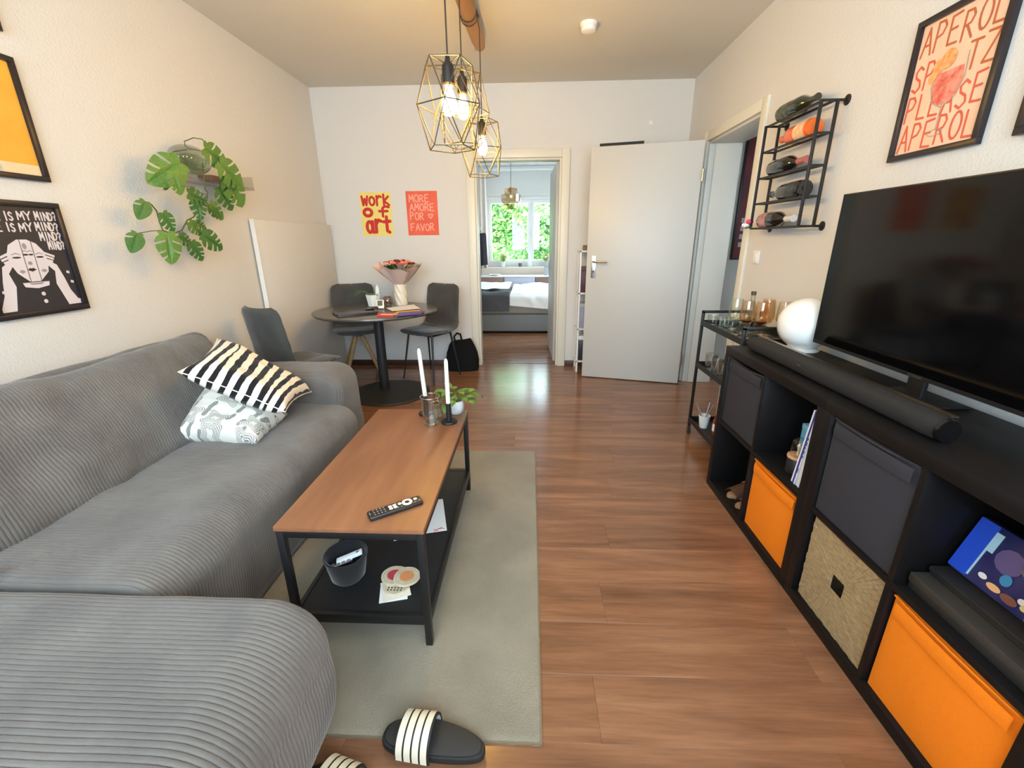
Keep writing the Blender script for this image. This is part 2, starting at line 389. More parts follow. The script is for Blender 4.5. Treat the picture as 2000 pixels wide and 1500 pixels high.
# ------------------------------------------------------------------ rug
def rugmat():
    m = mat('rug_pile', (150, 141, 122), 1, spec=.05, sheen=.35, var=((132, 124, 107), 3.2)); n = m.node_tree.nodes; l = m.node_tree.links
    tc = n.new('ShaderNodeTexCoord'); t = n.new('ShaderNodeTexNoise'); t.inputs['Scale'].default_value = 260; t.inputs['Detail'].default_value = 2
    l.new(tc.outputs['Object'], t.inputs['Vector']); b = n.new('ShaderNodeBump'); b.inputs['Strength'].default_value = .9; b.inputs['Distance'].default_value = .004
    l.new(t.outputs['Fac'], b.inputs['Height']); l.new(b.outputs[0], n['Principled BSDF'].inputs['Normal']); return m
RX0, RX1, RY0, RY1 = -1.16, .037, .79, 2.464
def rugf(u, v):
    x = u*(RX1-RX0)-(RX1-RX0)/2; y = v*(RY1-RY0)-(RY1-RY0)/2
    e = min(u*(RX1-RX0), (1-u)*(RX1-RX0), v*(RY1-RY0), (1-v)*(RY1-RY0)); w = .0025*noise.noise(Vector((x*30, y*30, 0)))
    return (x+(w if u in (0, 1) else 0), y+(w if v in (0, 1) else 0), .011*min(1, e/.012)**.5+.0016*noise.noise(Vector((x*9, y*9, 2)))*min(1, e/.03)+.0005)
t = thing('area_rug', 'short-pile grey-beige rug on the wooden floor under the coffee table', 'rug', ((RX0+RX1)/2, (RY0+RY1)/2, 0))
part(MB().grid(rugf, 120, 160), 'pile', rugmat(), t, smooth=True, angle=3)
b = MB()
hx, hy = (RX1-RX0)/2, (RY1-RY0)/2
b.box(-hx, -hy, 0, hx, -hy+.008, .006); b.box(-hx, hy-.008, 0, hx, hy, .006); b.box(-hx, -hy+.008, 0, -hx+.008, hy-.008, .006); b.box(hx-.008, -hy+.008, 0, hx, hy-.008, .006)
part(b, 'binding', mat('rug_binding', (120, 106, 84), .9), t)

# ------------------------------------------------------------------ sofa
CORD = mat('grey_corduroy', (113, 108, 102), .9, spec=.15, sheen=.4, var=((99, 94, 90), 5), bump=(700, .15))
def arc(cx, cz, r, a0, a1, n=8, rz=None):
    rz = rz or r; return [(cx+r*math.cos(math.radians(a0+(a1-a0)*i/n)), cz+rz*math.sin(math.radians(a0+(a1-a0)*i/n))) for i in range(n+1)]
def dense(pts, step):
    out = [pts[0]]
    for a, b in zip(pts[:-1], pts[1:]):
        L = math.dist(a, b); k = max(1, int(L/step))
        out += [(a[0]+(b[0]-a[0])*i/k, a[1]+(b[1]-a[1])*i/k) for i in range(1, k+1)]
    return out
def ribbed(prof, y0, y1, R=.05, pitch=.0114, depth=.0044, wr=.008, seed=0, closed=True):
    """closed xz profile (clockwise seen from -y) swept along y with raised cords"""
    n = len(prof); P = [Vector((p[0], p[1])) for p in prof]
    N = []
    for i in range(n):
        d = (P[(i+1) % n]-P[i-1]); N.append(Vector((-d.y, d.x)).normalized())
    area = sum(P[i].x*P[(i+1) % n].y-P[(i+1) % n].x*P[i].y for i in range(n))
    if area > 0: N = [-q for q in N]
    cnt = int((y1-y0)/pitch); ys = []
    for k in range(cnt):
        for t_, o_ in ((0, 0), (.10, .72), (.30, 1), (.70, 1), (.90, .72)): ys.append((y0+(k+t_)*(y1-y0)/cnt, o_))
    ys.append((y1, 0))
    mb = MB()
    for y, o_ in ys:
        e = min(y-y0, y1-y); ins = 0 if e >= R else R-math.sqrt(max(0, R*R-(R-e)**2))
        for i in range(n):
            q = P[i]; wv = wr*noise.noise(Vector((q.x*5+seed, y*4, q.y*5)))+wr*.5*noise.noise(Vector((q.x*13, y*9+seed, q.y*12)))
            q = q+N[i]*(o_*depth-ins+wv); mb.v.append((q.x, y, max(q.y, .012)))
    m = len(ys)
    for j in range(m-1):
        for i in range(n): k = (i+1) % n; mb.f.append((j*n+i, j*n+k, (j+1)*n+k, (j+1)*n+i))
    for j in (0, m-1):
        c = len(mb.v); mb.v.append((sum(mb.v[j*n+i][0] for i in range(n))/n, mb.v[j*n][1], sum(mb.v[j*n+i][2] for i in range(n))/n))
        for i in range(n): mb.f.append((j*n+i, j*n+(i+1) % n, c))
    return mb
sofa = thing('corner_sofa', 'dark grey wide-wale corduroy corner sofa with chaise along the wall', 'sofa', (-1.4, 1.1, 0))
def sp(name, prof, y0, y1, step=.035, **k): part(ribbed(dense(prof+[prof[0]], step)[:-1], y0, y1, **k), name, CORD, sofa, world=True, smooth=True, angle=2.5)
seat = [(-1.90, .03), (-1.90, .43)]+[(-1.5, .445)]+arc(-1.03, .345, .10, 88, -5, 9)+[(-.945, .2), (-.985, .03)]
sp('seat', seat, .835, 2.135, R=.03, seed=3, wr=.010)
chaise = [(-1.90, .03), (-1.90, .44), (-1.3, .455), (-.8, .455)]+arc(-.62, .325, .13, 90, -12, 12)+[(-.487, .24), (-.489, .18), (-.50, .12), (-.52, .07), (-.555, .03)]
sp('chaise', chaise, -.30, .83, R=.06, seed=9, wr=.004)
back = [(-1.47, .44), (-1.50, .56), (-1.57, .70)]+arc(-1.69, .74, .085, 15, 165, 9)+[(-1.80, .66), (-1.82, .44)]
sp('back_cushion', back, .30, 2.14, R=.07, seed=5, wr=.022)
frame = [(-1.985, .03), (-1.985, .70)]+arc(-1.91, .70, .075, 180, 0, 8)+[(-1.835, .03)]
sp('back_frame', frame, -.30, 2.40, R=.04, seed=7)
arm = [(-1.84, .03), (-1.84, .605)]+arc(-1.11, .505, .105, 90, 0, 9)+[(-1.0, .35), (-.985, .2), (-1.0, .03)]
sp('armrest', arm, 2.125, 2.40, R=.055, seed=11)
tagm = MB().box(-.001, -.012, 0, .001, .012, .03)
o = part(tagm, 'care_label', PAPER, sofa, label='small white care label'); o.location = Vector((-1.38, .842, .47))-Vector((-1.4, 1.1, 0)); o.rotation_euler = (.2, 1.2, .3)

# cushions
def uvgrid(mb_fn, n, name, m, parent):
    pass
def cushion(name, label, cr, thick, m, pipe=None, puff=.5, extra=None):
    A, B, C_, D_ = [Vector(q) for q in cr]; cen = (A+B+C_+D_)/4; nrm = (C_-A).cross(D_-B).normalized()
    if nrm.z < 0: nrm = -nrm
    n = 28; mb = MB(); uv = []
    for side in (1, -1):
        for i in range(n+1):
            for j in range(n+1):
                u, v = i/n, j/n
                fu = 1-(2*u-1)**4; fv = 1-(2*v-1)**4
                pu = u+(.5-u)*.10*(1-abs(2*v-1)**2)*abs(2*u-1)**3; pv = v+(.5-v)*.10*(1-abs(2*u-1)**2)*abs(2*v-1)**3
                p = A*(1-pu)*(1-pv)+D_*pu*(1-pv)+C_*pu*pv+B*(1-pu)*pv
                h = thick*(max(0, fu*fv))**puff*.5
                h *= 1+.22*noise.noise(Vector((u*4, v*4, side*3+A.x)))+.10*noise.noise(Vector((u*11, v*9, 4)))
                p = p+nrm*side*h
                if extra: p = extra(p, u, v, side)
                mb.v.append(tuple(p-cen)); uv.append((u, v))
    N1 = (n+1)**2
    for s in (0, 1):
        for i in range(n):
            for j in range(n):
                b = s*N1+i*(n+1)+j; q = (b, b+n+1, b+n+2, b+1); mb.f.append(q if s == 0 else q[::-1])
    t = thing(name, label, 'cushion', cen)
    o = part(mb, 'cover', m, t, smooth=True, angle=3, fixn=False)
    me = o.data; ul = me.uv_layers.new(name='UVMap')
    for lp in me.loops: ul.data[lp.index].uv = uv[lp.vertex_index]
    bm = bmesh.new(); bm.from_mesh(me); bmesh.ops.remove_doubles(bm, verts=bm.verts, dist=1e-5); bmesh.ops.recalc_face_normals(bm, faces=bm.faces); bm.to_mesh(me); bm.free()
    if pipe:
        pts = []
        for (P0, P1, fx) in ((A, D_, 0), (D_, C_, 1), (C_, B, 2), (B, A, 3)):
            for k in range(12):
                w_ = k/12; u, v = [(w_, 0), (1, w_), (1-w_, 1), (0, 1-w_)][fx]
                pu = u+(.5-u)*.10*(1-abs(2*v-1)**2)*abs(2*u-1)**3; pv = v+(.5-v)*.10*(1-abs(2*u-1)**2)*abs(2*v-1)**3
                pts.append(A*(1-pu)*(1-pv)+D_*pu*(1-pv)+C_*pu*pv+B*(1-pu)*pv-cen)
        pts.append(pts[0]); part(MB().tube(pts, .0026, 6), 'piping', pipe, t, smooth=True)
    return t
class NT:
    """tiny node-expression helper"""
    def __init__(s, name, rough=.85, sheen=.1):
        s.m = bpy.data.materials.new(name); s.m.use_nodes = True; s.n = s.m.node_tree.nodes; s.l = s.m.node_tree.links
        s.b = s.n['Principled BSDF']; s.b.inputs['Roughness'].default_value = rough; s.b.inputs['Specular IOR Level'].default_value = .2; s.b.inputs['Sheen Weight'].default_value = sheen
    def math(s, op, a, b=None, c=None):
        q = s.n.new('ShaderNodeMath'); q.operation = op
        for i, v in enumerate((a, b, c)):
            if v is None: continue
            if isinstance(v, (int, float)): q.inputs[i].default_value = v
            else: s.l.new(v, q.inputs[i])
        return q.outputs[0]
    def mix(s, f, a, b):
        q = s.n.new('ShaderNodeMix'); q.data_type = 'RGBA'; s.l.new(f, q.inputs[0])
        for i, v in ((6, a), (7, b)):
            if isinstance(v, tuple): q.inputs[i].default_value = lin(v)
            else: s.l.new(v, q.inputs[i])
        return q.outputs[2]
    def uv(s):
        t = s.n.new('ShaderNodeTexCoord'); x = s.n.new('ShaderNodeSeparateXYZ'); s.l.new(t.outputs['UV'], x.inputs[0]); s.tc = t
        return x.outputs[0], x.outputs[1]
def stripes():
    k = NT('black_white_stripes'); u, v = k.uv(); M_ = k.math
    nz = k.n.new('ShaderNodeTexNoise'); nz.inputs['Scale'].default_value = 5; k.l.new(k.tc.outputs['UV'], nz.inputs['Vector'])
    wob = M_('MULTIPLY', M_('SUBTRACT', nz.outputs['Fac'], .5), .05)
    uw = M_('ADD', u, wob)
    e1 = M_('GREATER_THAN', M_('SINE', M_('ADD', M_('MULTIPLY', uw, 2*PI/.105), 1.2)), -.15)      # cross stripes at both ends
    d1 = M_('ADD', M_('MULTIPLY', uw, 2*PI/.115), M_('MULTIPLY', v, -4.2))
    e2 = M_('GREATER_THAN', M_('SINE', M_('ADD', d1, .3)), -.05)                                   # leaning stripes in the middle
    lo = M_('LESS_THAN', M_('SUBTRACT', uw, M_('MULTIPLY', v, .10)), .20); hi = M_('GREATER_THAN', M_('SUBTRACT', uw, M_('MULTIPLY', v, .05)), .74)
    end = M_('MAXIMUM', lo, hi)
    fac = M_('ADD', M_('MULTIPLY', e1, end), M_('MULTIPLY', e2, M_('SUBTRACT', 1.0, end)))
    k.l.new(k.mix(fac, (26, 24, 27), (232, 224, 208)), k.b.inputs['Base Color']); return k.m
def floral():
    k = NT('grey_floral_print'); u, v = k.uv(); M_ = k.math
    def vor(scale, rnd):
        q = k.n.new('ShaderNodeTexVoronoi'); q.inputs['Scale'].default_value = scale; q.inputs['Randomness'].default_value = rnd; q.voronoi_dimensions = '2D'
        k.l.new(k.tc.outputs['UV'], q.inputs['Vector']); return q
    def petal(q, npet, amp, phase):
        # polar flower shape round every voronoi centre
        sb = k.n.new('ShaderNodeVectorMath'); sb.operation = 'SUBTRACT'
        k.l.new(k.tc.outputs['UV'], sb.inputs[0]); k.l.new(q.outputs['Position'], sb.inputs[1])
        x = k.n.new('ShaderNodeSeparateXYZ'); k.l.new(sb.outputs[0], x.inputs[0])
        r = k.n.new('ShaderNodeVectorMath'); r.operation = 'LENGTH'; k.l.new(sb.outputs[0], r.inputs[0])
        an = M_('ARCTAN2', x.outputs[1], x.outputs[0])
        return r.outputs['Value'], M_('MULTIPLY', r.outputs['Value'], M_('ADD', 1.0, M_('MULTIPLY', M_('SINE', M_('ADD', M_('MULTIPLY', an, npet), phase)), amp)))
    a = vor(3.1, .75); r, rr = petal(a, 4, .28, .4)
    ins = M_('LESS_THAN', rr, .125); ring = M_('GREATER_THAN', M_('SINE', M_('MULTIPLY', rr, 330)), .25); core = M_('GREATER_THAN', rr, .03)
    f1 = M_('MULTIPLY', M_('MULTIPLY', ins, ring), core)
    b = vor(4.6, 1.0); r2, rb = petal(b, 2, .62, 1.1)
    f2 = M_('MULTIPLY', M_('LESS_THAN', rb, .034), M_('SUBTRACT', 1.0, ins))
    c = k.mix(f1, (226, 222, 210), (122, 120, 114)); c = k.mix(f2, c, (140, 140, 132))
    k.l.new(c, k.b.inputs['Base Color']); return k.m
P_, Q_, R_ = on(338, 861, 2, .462), on(406, 750, 2, .63), on(566, 812, 2, .475)
P_, Q_, R_ = [q+Vector((0, 0, .012)) for q in (P_, Q_, R_)]; S_ = P_+(R_-Q_)
S_ = Vector((S_.x, S_.y+.0, max(S_.z, .462)))
cushion('floral_cushion', 'off-white cushion with grey flower print slumped on the sofa seat', [Q_, P_, S_, R_], .15, floral(), puff=.5)
cushion('striped_cushion', 'black and white striped cushion lying on top of the floral one', [(-1.536, 2.037, .815), (-1.406, 1.609, .774), (-1.044, 1.684, .575), (-1.147, 2.112, .515)], .13, stripes(), pipe=mat('cream_piping', (226, 216, 198), .8))

# ------------------------------------------------------------------ coffee table
def woodtop():
    m = mat('warm_wood_veneer', (142, 94, 62), .42, var=((124, 79, 51), 2.2, (7, .9, 1)), bump=(40, .05, (8, 1, 1))); return m
CT = thing('coffee_table', 'low coffee table with reddish wood top and black metal frame on the rug', 'table', (-.535, 1.54, .0))
cx0, cx1, cy0, cy1, cz = -.762, -.309, 1.062, 2.016, .4605
part(MB().box(cx0, cy0, cz-.016, cx1, cy1, cz), 'top', woodtop(), CT, world=True, bevel=.0015)
zf = .0125
for x in (cx0+.003, cx1-.025):
    for y in (cy0+.003, cy1-.025): part(MB().box(x, y, zf, x+.022, y+.022, cz-.016), 'leg', BLACKM, CT, world=True, bevel=.002)
r = MB().box(cx0+.025, cy0+.003, cz-.040, cx1-.025, cy0+.023, cz-.016); r.box(cx0+.025, cy1-.023, cz-.040, cx1-.025, cy1-.003, cz-.016)
r.box(cx0+.003, cy0+.025, cz-.040, cx0+.023, cy1-.025, cz-.016); r.box(cx1-.023, cy0+.025, cz-.040, cx1-.003, cy1-.025, cz-.016)
part(r, 'apron_rail', BLACKM, CT, world=True, bevel=.0015)
SZ = .128
r = MB().box(cx0+.025, cy0+.003, SZ-.03, cx1-.025, cy0+.023, SZ+.004); r.box(cx0+.025, cy1-.023, SZ-.03, cx1-.025, cy1-.003, SZ+.004)
r.box(cx0+.003, cy0+.025, SZ-.03, cx0+.018, cy1-.025, SZ+.004); r.box(cx1-.018, cy0+.025, SZ-.03, cx1-.003, cy1-.025, SZ+.004)
part(r, 'shelf_frame', BLACKM, CT, world=True, bevel=.0015)
part(MB().box(cx0+.018, cy0+.023, SZ-.008, cx1-.018, cy1-.023, SZ), 'lower_shelf', mat('black_mesh_shelf', (26, 26, 28), .5, bump=(320, .5)), CT, world=True)

# remote
a_, b_ = on(735, 1005, 2, cz), on(812, 985, 2, cz)
c0 = on(728, 1012, 2, cz); c1 = on(816, 983, 2, cz); mid = (c0+c1)/2; d = c1-c0
RM = mat('remote_black', (30, 28, 26), .4)
def remote(mid, ang, label):
    t = thing('remote_control', label, 'remote', mid, ang)
    part(MB().box(-.085, -.021, .0005, .085, .021, .017), 'body', RM, t, bevel=.006, seg=3)
    CR_ = mat('remote_cream', (232, 222, 204), .5)
    part(MB().lathe([(.0075, .0165), (.0165, .0165), (.0165, .0182), (.0075, .0182)], c=(.038, 0, 0), n=28), 'ring_button', CR_, t, smooth=True)
    part(MB().cyl((.038, 0, .0165), (.038, 0, .0178), .0062, n=18), 'ok_button', RM, t)
    for (x, y, rr) in ((.066, .004, .0058), (.015, .004, .0058)): part(MB().cyl((x, y, .0165), (x, y, .0180), rr, n=16), 'round_button', CR_, t)
    for i in range(2):
        for j in range(2): part(MB().box(-.021+i*.014, -.012+j*.0125, .0165, -.010+i*.014, -.002+j*.0125, .0180), 'app_button', mat('remote_pink', (236, 205, 196), .5), t, bevel=.001)
    for i in range(4):
        for j in range(3): part(MB().cyl((-.066+i*.0105, -.0115+j*.0115, .0165), (-.066+i*.0105, -.0115+j*.0115, .0177), .0022, n=8), 'number_button', mat('remote_grey', (150, 146, 138), .5), t)
    for (x, y) in ((.005, .013), (.005, -.013), (.016, -.013), (.052, .014), (.06, -.012), (.076, -.008)): part(MB().cyl((x, y, .0165), (x, y, .0177), .002, n=8), 'small_button', MATS['remote_grey'], t)
    part(MB().box(-.080, -.007, .0165, -.078, .007, .0176), 'logo_mark', MATS['remote_grey'], t)
remote(mid, math.atan2(d.y, d.x), 'slim black remote control with cream buttons on the wood table top')

GL = glassmat('clear_glass', (250, 253, 251), 1.45)
RIMG = glassmat('bright_glass_edge', (246, 250, 248), 3.6, .1)
CRY = glassmat('cut_crystal', (250, 252, 252), 2.4, .06)
def tumbler(loc, r0, r1, h, label, group=None, m=GL, water=0, flute=0, handle=False, name='drinking_glass'):
    t = thing(name, label, 'glass', loc, group=group)
    wob = (lambda a, z: 1+(.018 if flute > 12 else .05)*math.cos(a*flute+(0 if flute > 12 else z*60)) if .02 < z < h*.72 else 1) if flute else None
    n = 48 if flute else 24
    part(MB().lathe([(1e-4, .0005), (r0, .0005), (r0+.001, .004)]+[(r0+(r1-r0)*k/6, .004+(h-.004)*k/6) for k in range(1, 7)]+[(r1-.0018, h)]+[(r0+(r1-r0)*k/6-.002, .012+(h-.012)*k/6) for k in range(5, -1, -1)]+[(1e-4, .011)], n=n, wob=wob), 'wall', m, t, smooth=True)
    part(MB().lathe([(r1+.0002+.0016*math.cos(2*PI*k/8), h+.0014*math.sin(2*PI*k/8)) for k in range(9)], n=32), 'rim', RIMG, t, smooth=True)
    part(MB().lathe([(r0-.001, .001), (r0+.0012, .004), (r0+.0005, .0105), (r0-.003, .012)], n=32), 'base_ring', RIMG, t, smooth=True)
    if water: part(MB().lathe([(1e-4, .0125), (r0-.003, .0125), (r0-.0028+(r1-r0)*water/h, water), (1e-4, water)], n=24), 'water', glassmat('water', (236, 244, 244), 1.2), t, smooth=True)
    if handle: part(MB().tube([(r1-.004, 0, h*.85), (r1+.02, 0, h*.8), (r1+.026, 0, h*.5), (r1+.015, 0, h*.22), (r0, 0, h*.18)], .005, 8), 'handle', m, t, smooth=True)
    return t
p = on(841, 833, 2, cz); tumbler((p.x-.002, p.y+.03, cz+.0005), .033, .043, .135, 'ribbed clear drinking glass with a little water on the coffee table', water=.035, flute=24)
tumbler((-.440, 1.910, cz+.0005), .022, .026, .075, 'small clear glass mug with handle behind the candle on the coffee table', handle=True, name='glass_mug')
CAND = mat('white_candle_wax', (236, 232, 222), .5, sss=1)
def candle(loc, h, label, lean=(0, 0)):
    t = thing('candle_holder', label, 'candle holder', loc)
    part(MB().lathe([(1e-4, 0), (.037, 0), (.0385, .004), (.037, .009), (.013, .011), (.0125, .02)], n=32), 'base', BLACKM, t, smooth=True)
    part(MB().lathe([(.0125, .011), (.0125, .095), (.0105, .095), (.0105, .08), (1e-4, .08)], n=20), 'stem', BLACKM, t, smooth=True)
    pts = [(lean[0]*(z/.24), lean[1]*(z/.24), .081+z) for z in (0, h*.3, h*.6, h*.93, h*.975, h)]
    c = part(MB().tube(pts, [.0102, .0102, .0096, .0088, .0065, .002], 16), 'candle', CAND, t, smooth=True, label='white taper candle')
    part(MB().cyl((lean[0]*(h/.24), lean[1]*(h/.24), .081+h-.002), (lean[0]*(h/.24)+.001, lean[1]*(h/.24), .081+h+.007), .0011, n=6), 'wick', mat('wick', (60, 56, 50), .9), c)
p = on(877, 826, 2, cz); candle((p.x, p.y+.008, cz+.0005), .225, 'black metal candle holder with white taper candle beside the pot plant')
candle((-.505, 1.955, cz+.0005), .245, 'black metal candle holder with leaning white candle behind the ribbed glass', (-.018, .012))

# leaves helper
def leafmesh(name, m, L, Wd, bend=.25, fold=.15, notches=(), n=10, holes=False):
    mb = MB()
    def wid(t): return Wd*(math.sin(PI*min(1, t**.72))**.75 if 0 < t < 1 else 0)
    rows = []
    for i in range(n+1):
        t_ = i/n; rows.append((t_, wid(t_)))
    def P3(x, t_): y = t_*L; return (x, y*math.cos(bend*t_), -bend*L*t_*t_*.6+fold*abs(x)-abs(x)**2*1.5/max(Wd, .01)*.3)
    for s in (-1, 1):
        b = len(mb.v)
        for t_, w_ in rows:
            for q in (0, .5, 1): mb.v.append(P3(s*w_*q, t_))
        for i in range(n):
            for q in range(2):
                f = (b+i*3+q, b+i*3+q+1, b+i*3+q+4, b+i*3+q+3); mb.f.append(f if s > 0 else f[::-1])
    return mesh(mb, name, m, smooth=True, angle=3, fixn=False)
def splitleaf(name, m, seed, small=False):
    """swiss-cheese leaf of unit length, tip along +y, slits between the ribs"""
    rnd = random.Random(seed); mb = MB(); Wd = .40
    def wid(t): return Wd*math.sin(PI*min(1, t**.62))**.62 if t < 1 else 0
    def P3(x, y): return (x, y, -.16*y*y-.35*x*x+.05*abs(x))
    for s in (-1, 1):
        cuts = [.36+rnd.uniform(-.04, .04), .60+rnd.uniform(-.04, .04)]+([.80] if rnd.random() < .5 else [])
        if small: cuts = cuts[:1] if rnd.random() < .6 else []
        res = [(0, 0), (.06*s, -.06), (.16*s, -.085), (.27*s, -.05)]
        prev = .04
        for c in cuts+[1.0]:
            k = max(3, int((c-prev)*24)); hw_ = rnd.uniform(.022, .042); dp_ = rnd.uniform(.18, .38)
            for i in range(k):
                t_ = prev+((c-hw_ if c < 1 else 1)-prev)*i/(k-1); res.append((s*wid(t_), t_))
            if c < 1:
                w_ = wid(c); res += [(s*w_*.66, c-.055-hw_*.4), (s*w_*(dp_+.06), c-.115), (s*w_*dp_, c-.095), (s*w_*(dp_+.05), c-.065), (s*w_*.66, c-.01+hw_*.3)]
                prev = c+hw_
        res.append((0, 1.02))
        b = len(mb.v); mb.v += [P3(*q) for q in res]; f = tuple(range(b, len(mb.v))); mb.f.append(f if s < 0 else f[::-1])
    me = mesh(mb, name, m, fixn=False); bm = bmesh.new(); bm.from_mesh(me); bmesh.ops.triangulate(bm, faces=bm.faces); bm.to_mesh(me); bm.free()
    return me
def leafmat(name, a, b):
    m = mat(name, a, .45, var=(b, 14)); m.node_tree.nodes['Principled BSDF'].inputs['Subsurface Weight'].default_value = 0
    return m
LG = leafmat('fresh_leaf', (78, 114, 42), (96, 132, 56)); LD = leafmat('deep_leaf', (52, 94, 40), (70, 112, 50))
def orient(pos, tip, nrm, s=1):
    y = Vector(tip).normalized(); z = Vector(nrm); z = (z-y*z.dot(y)).normalized(); x = y.cross(z)
    M = Matrix((x, y, z)).transposed().to_4x4(); M.translation = pos
    return M @ Matrix.Scale(s, 4)
# pot plant on the coffee table
pp = Vector((-.362, 1.972, cz+.0005))
t = thing('potted_plant', 'leafy green plant in a round white marbled pot on the coffee table corner', 'potted plant', pp)
part(MB().lathe([(1e-4, 0), (.026, 0), (.036, .012), (.041, .032), (.039, .055), (.034, .066), (.031, .066), (.036, .05), (.036, .03), (1e-4, .028)], n=28), 'pot', mat('marbled_white_pot', (226, 228, 226), .3, var=((190, 196, 196), 24)), t, smooth=True)
part(MB().lathe([(1e-4, .058), (.033, .056)], n=20), 'soil', mat('soil', (52, 38, 28), .95), t)
lm = leafmesh('leaf', LG, .068, .019, bend=.9)
rnd = random.Random(3)
for i in range(30):
    a = i*2.4+rnd.uniform(-.3, .3); el = rnd.uniform(.35, 1.35); le = rnd.uniform(.025, .075)
    dirv = Vector((math.cos(a)*math.cos(el), math.sin(a)*math.cos(el), math.sin(el)))
    base = Vector((math.cos(a)*.012, math.sin(a)*.012, .056)); tip = base+dirv*le
    st = part(MB().tube([base, base+dirv*le*.5+Vector((0, 0, .006)), tip], .0014, 5), 'stem', LG, t, smooth=True)
    o = bpy.data.objects.new('leaf', lm); COL.objects.link(o); o.parent = t
    d2 = (dirv+Vector((math.cos(a), math.sin(a), 0))*.6).normalized()
    o.matrix_basis = orient(tip, d2, Vector((0, 0, 1)), rnd.uniform(.75, 1.15)*(1 if i % 4 else 1.25))

# lower shelf things
SF = SZ+.0005
BL = mat('black_felt', (24, 24, 26), .95, sheen=.3)
p = on(668, 1148, 2, SZ)
t = thing('felt_bowl', 'round black felt basket on the lower shelf of the coffee table', 'basket', (p.x+.002, p.y+.055, SF))
bp_ = Vector((p.x+.002, p.y+.055, SF))
part(MB().lathe([(1e-4, 0), (.050, 0), (.058, .01), (.070, .08), (.072, .098), (.068, .099), (.063, .08), (.054, .014), (1e-4, .012)], n=36), 'body', BL, t, smooth=True)
part(MB().lathe([(.0735, .090), (.0745, .096), (.071, .102), (.066, .098)], n=36), 'rim', BL, t, smooth=True)
WP = mat('white_plastic', (232, 236, 234), .4)
t = thing('white_remote', 'small white remote tucked in the black felt basket', 'remote', bp_+Vector((.012, .004, .08)), (Matrix.Rotation(.35, 3, 'Z') @ Matrix.Rotation(-.25, 3, 'Y')))
part(MB().box(-.045, -.012, -.004, .045, .012, .008), 'body', WP, t, bevel=.003); part(MB().cyl((.03, 0, .008), (.03, 0, .009), .006, n=14), 'button', STEEL, t)
t = thing('silver_packet', 'silver foil packet lying in the black felt basket beside a white remote', 'packet', bp_+Vector((-.010, -.020, .07)), (Matrix.Rotation(.3, 3, 'Z') @ Matrix.Rotation(-.2, 3, 'Y')))
part(MB().box(-.04, -.010, -.003, .04, .010, .004), 'foil', mat('silver_foil', (200, 200, 204), .25, 1), t, bevel=.001)
for i in range(4): part(MB().box(-.034+i*.018, -.008, .004, -.022+i*.018, .008, .0062), 'blister', mat('grey_blister', (120, 120, 124), .3), t, bevel=.001)
p = on(770, 1150, 2, SZ)
sq = MB().box(-.045, -.045, 0, .045, .045, .0015); sq.xf(T(.004, .003, .0016) @ RZ(.12))
o = single(MB().box(-.046, -.046, 0, .046, .046, .0015), 'paper_napkin', PAPER, 'square white paper card under the round coasters on the lower shelf', 'card', (p.x+.002, p.y-.01, SF), rot=.25)
o = single(MB().box(-.046, -.046, 0, .046, .046, .0015), 'paper_napkin', mat('cream_card', (232, 222, 204), .8), 'square cream paper card lying on the white card under the coasters', 'card', (p.x+.006, p.y-.004, SF+.0018), rot=.42)
COASTM = mat('bleached_wood_slice', (214, 200, 172), .8, var=((196, 180, 150), 30))
def coaster(loc, label, dot, pips=False):
    t = thing('coaster', label, 'coaster', loc, group='round wooden coasters on the lower shelf')
    wob = lambda a, z: 1+.02*math.sin(3*a+loc[0]*40)+.01*math.sin(7*a)
    part(MB().lathe([(1e-4, 0), (.046, 0), (.047, .003), (.045, .006), (1e-4, .006)], n=36, wob=wob), 'slice', COASTM, t, smooth=True)
    for rr in (.030, .038): part(MB().lathe([(rr, .006), (rr, .0066), (rr-.0012, .0066), (rr-.0012, .006)], n=36, wob=wob), 'ring_line', mat('coaster_ring', (180, 160, 126), .9), t, smooth=True)
    if dot: part(MB().lathe([(1e-4, .0062), (.025, .0062), (.025, .0068), (1e-4, .0070)], n=28, wob=wob), 'painted_centre', dot, t, smooth=True)
    if pips:
        for k in range(10): part(MB().cyl((-.022+(k % 5)*.011, -.018-(k//5)*.010, .006), (-.022+(k % 5)*.011, -.018-(k//5)*.010, .0068), .003, n=8), 'dark_pip', BLACKM, t)
coaster((p.x+.006, p.y+.012, SF+.0035), 'lowest round wooden coaster with dark dots, under two other coasters', None, True)
coaster((p.x-.012, p.y+.048, SF+.0098), 'round wooden coaster with red centre half hidden by another coaster', mat('coaster_red', (186, 62, 72), .7))
coaster((p.x+.036, p.y+.036, SF+.0168), 'round wooden coaster with orange centre on top of the pile', mat('coaster_orange', (212, 138, 86), .7))
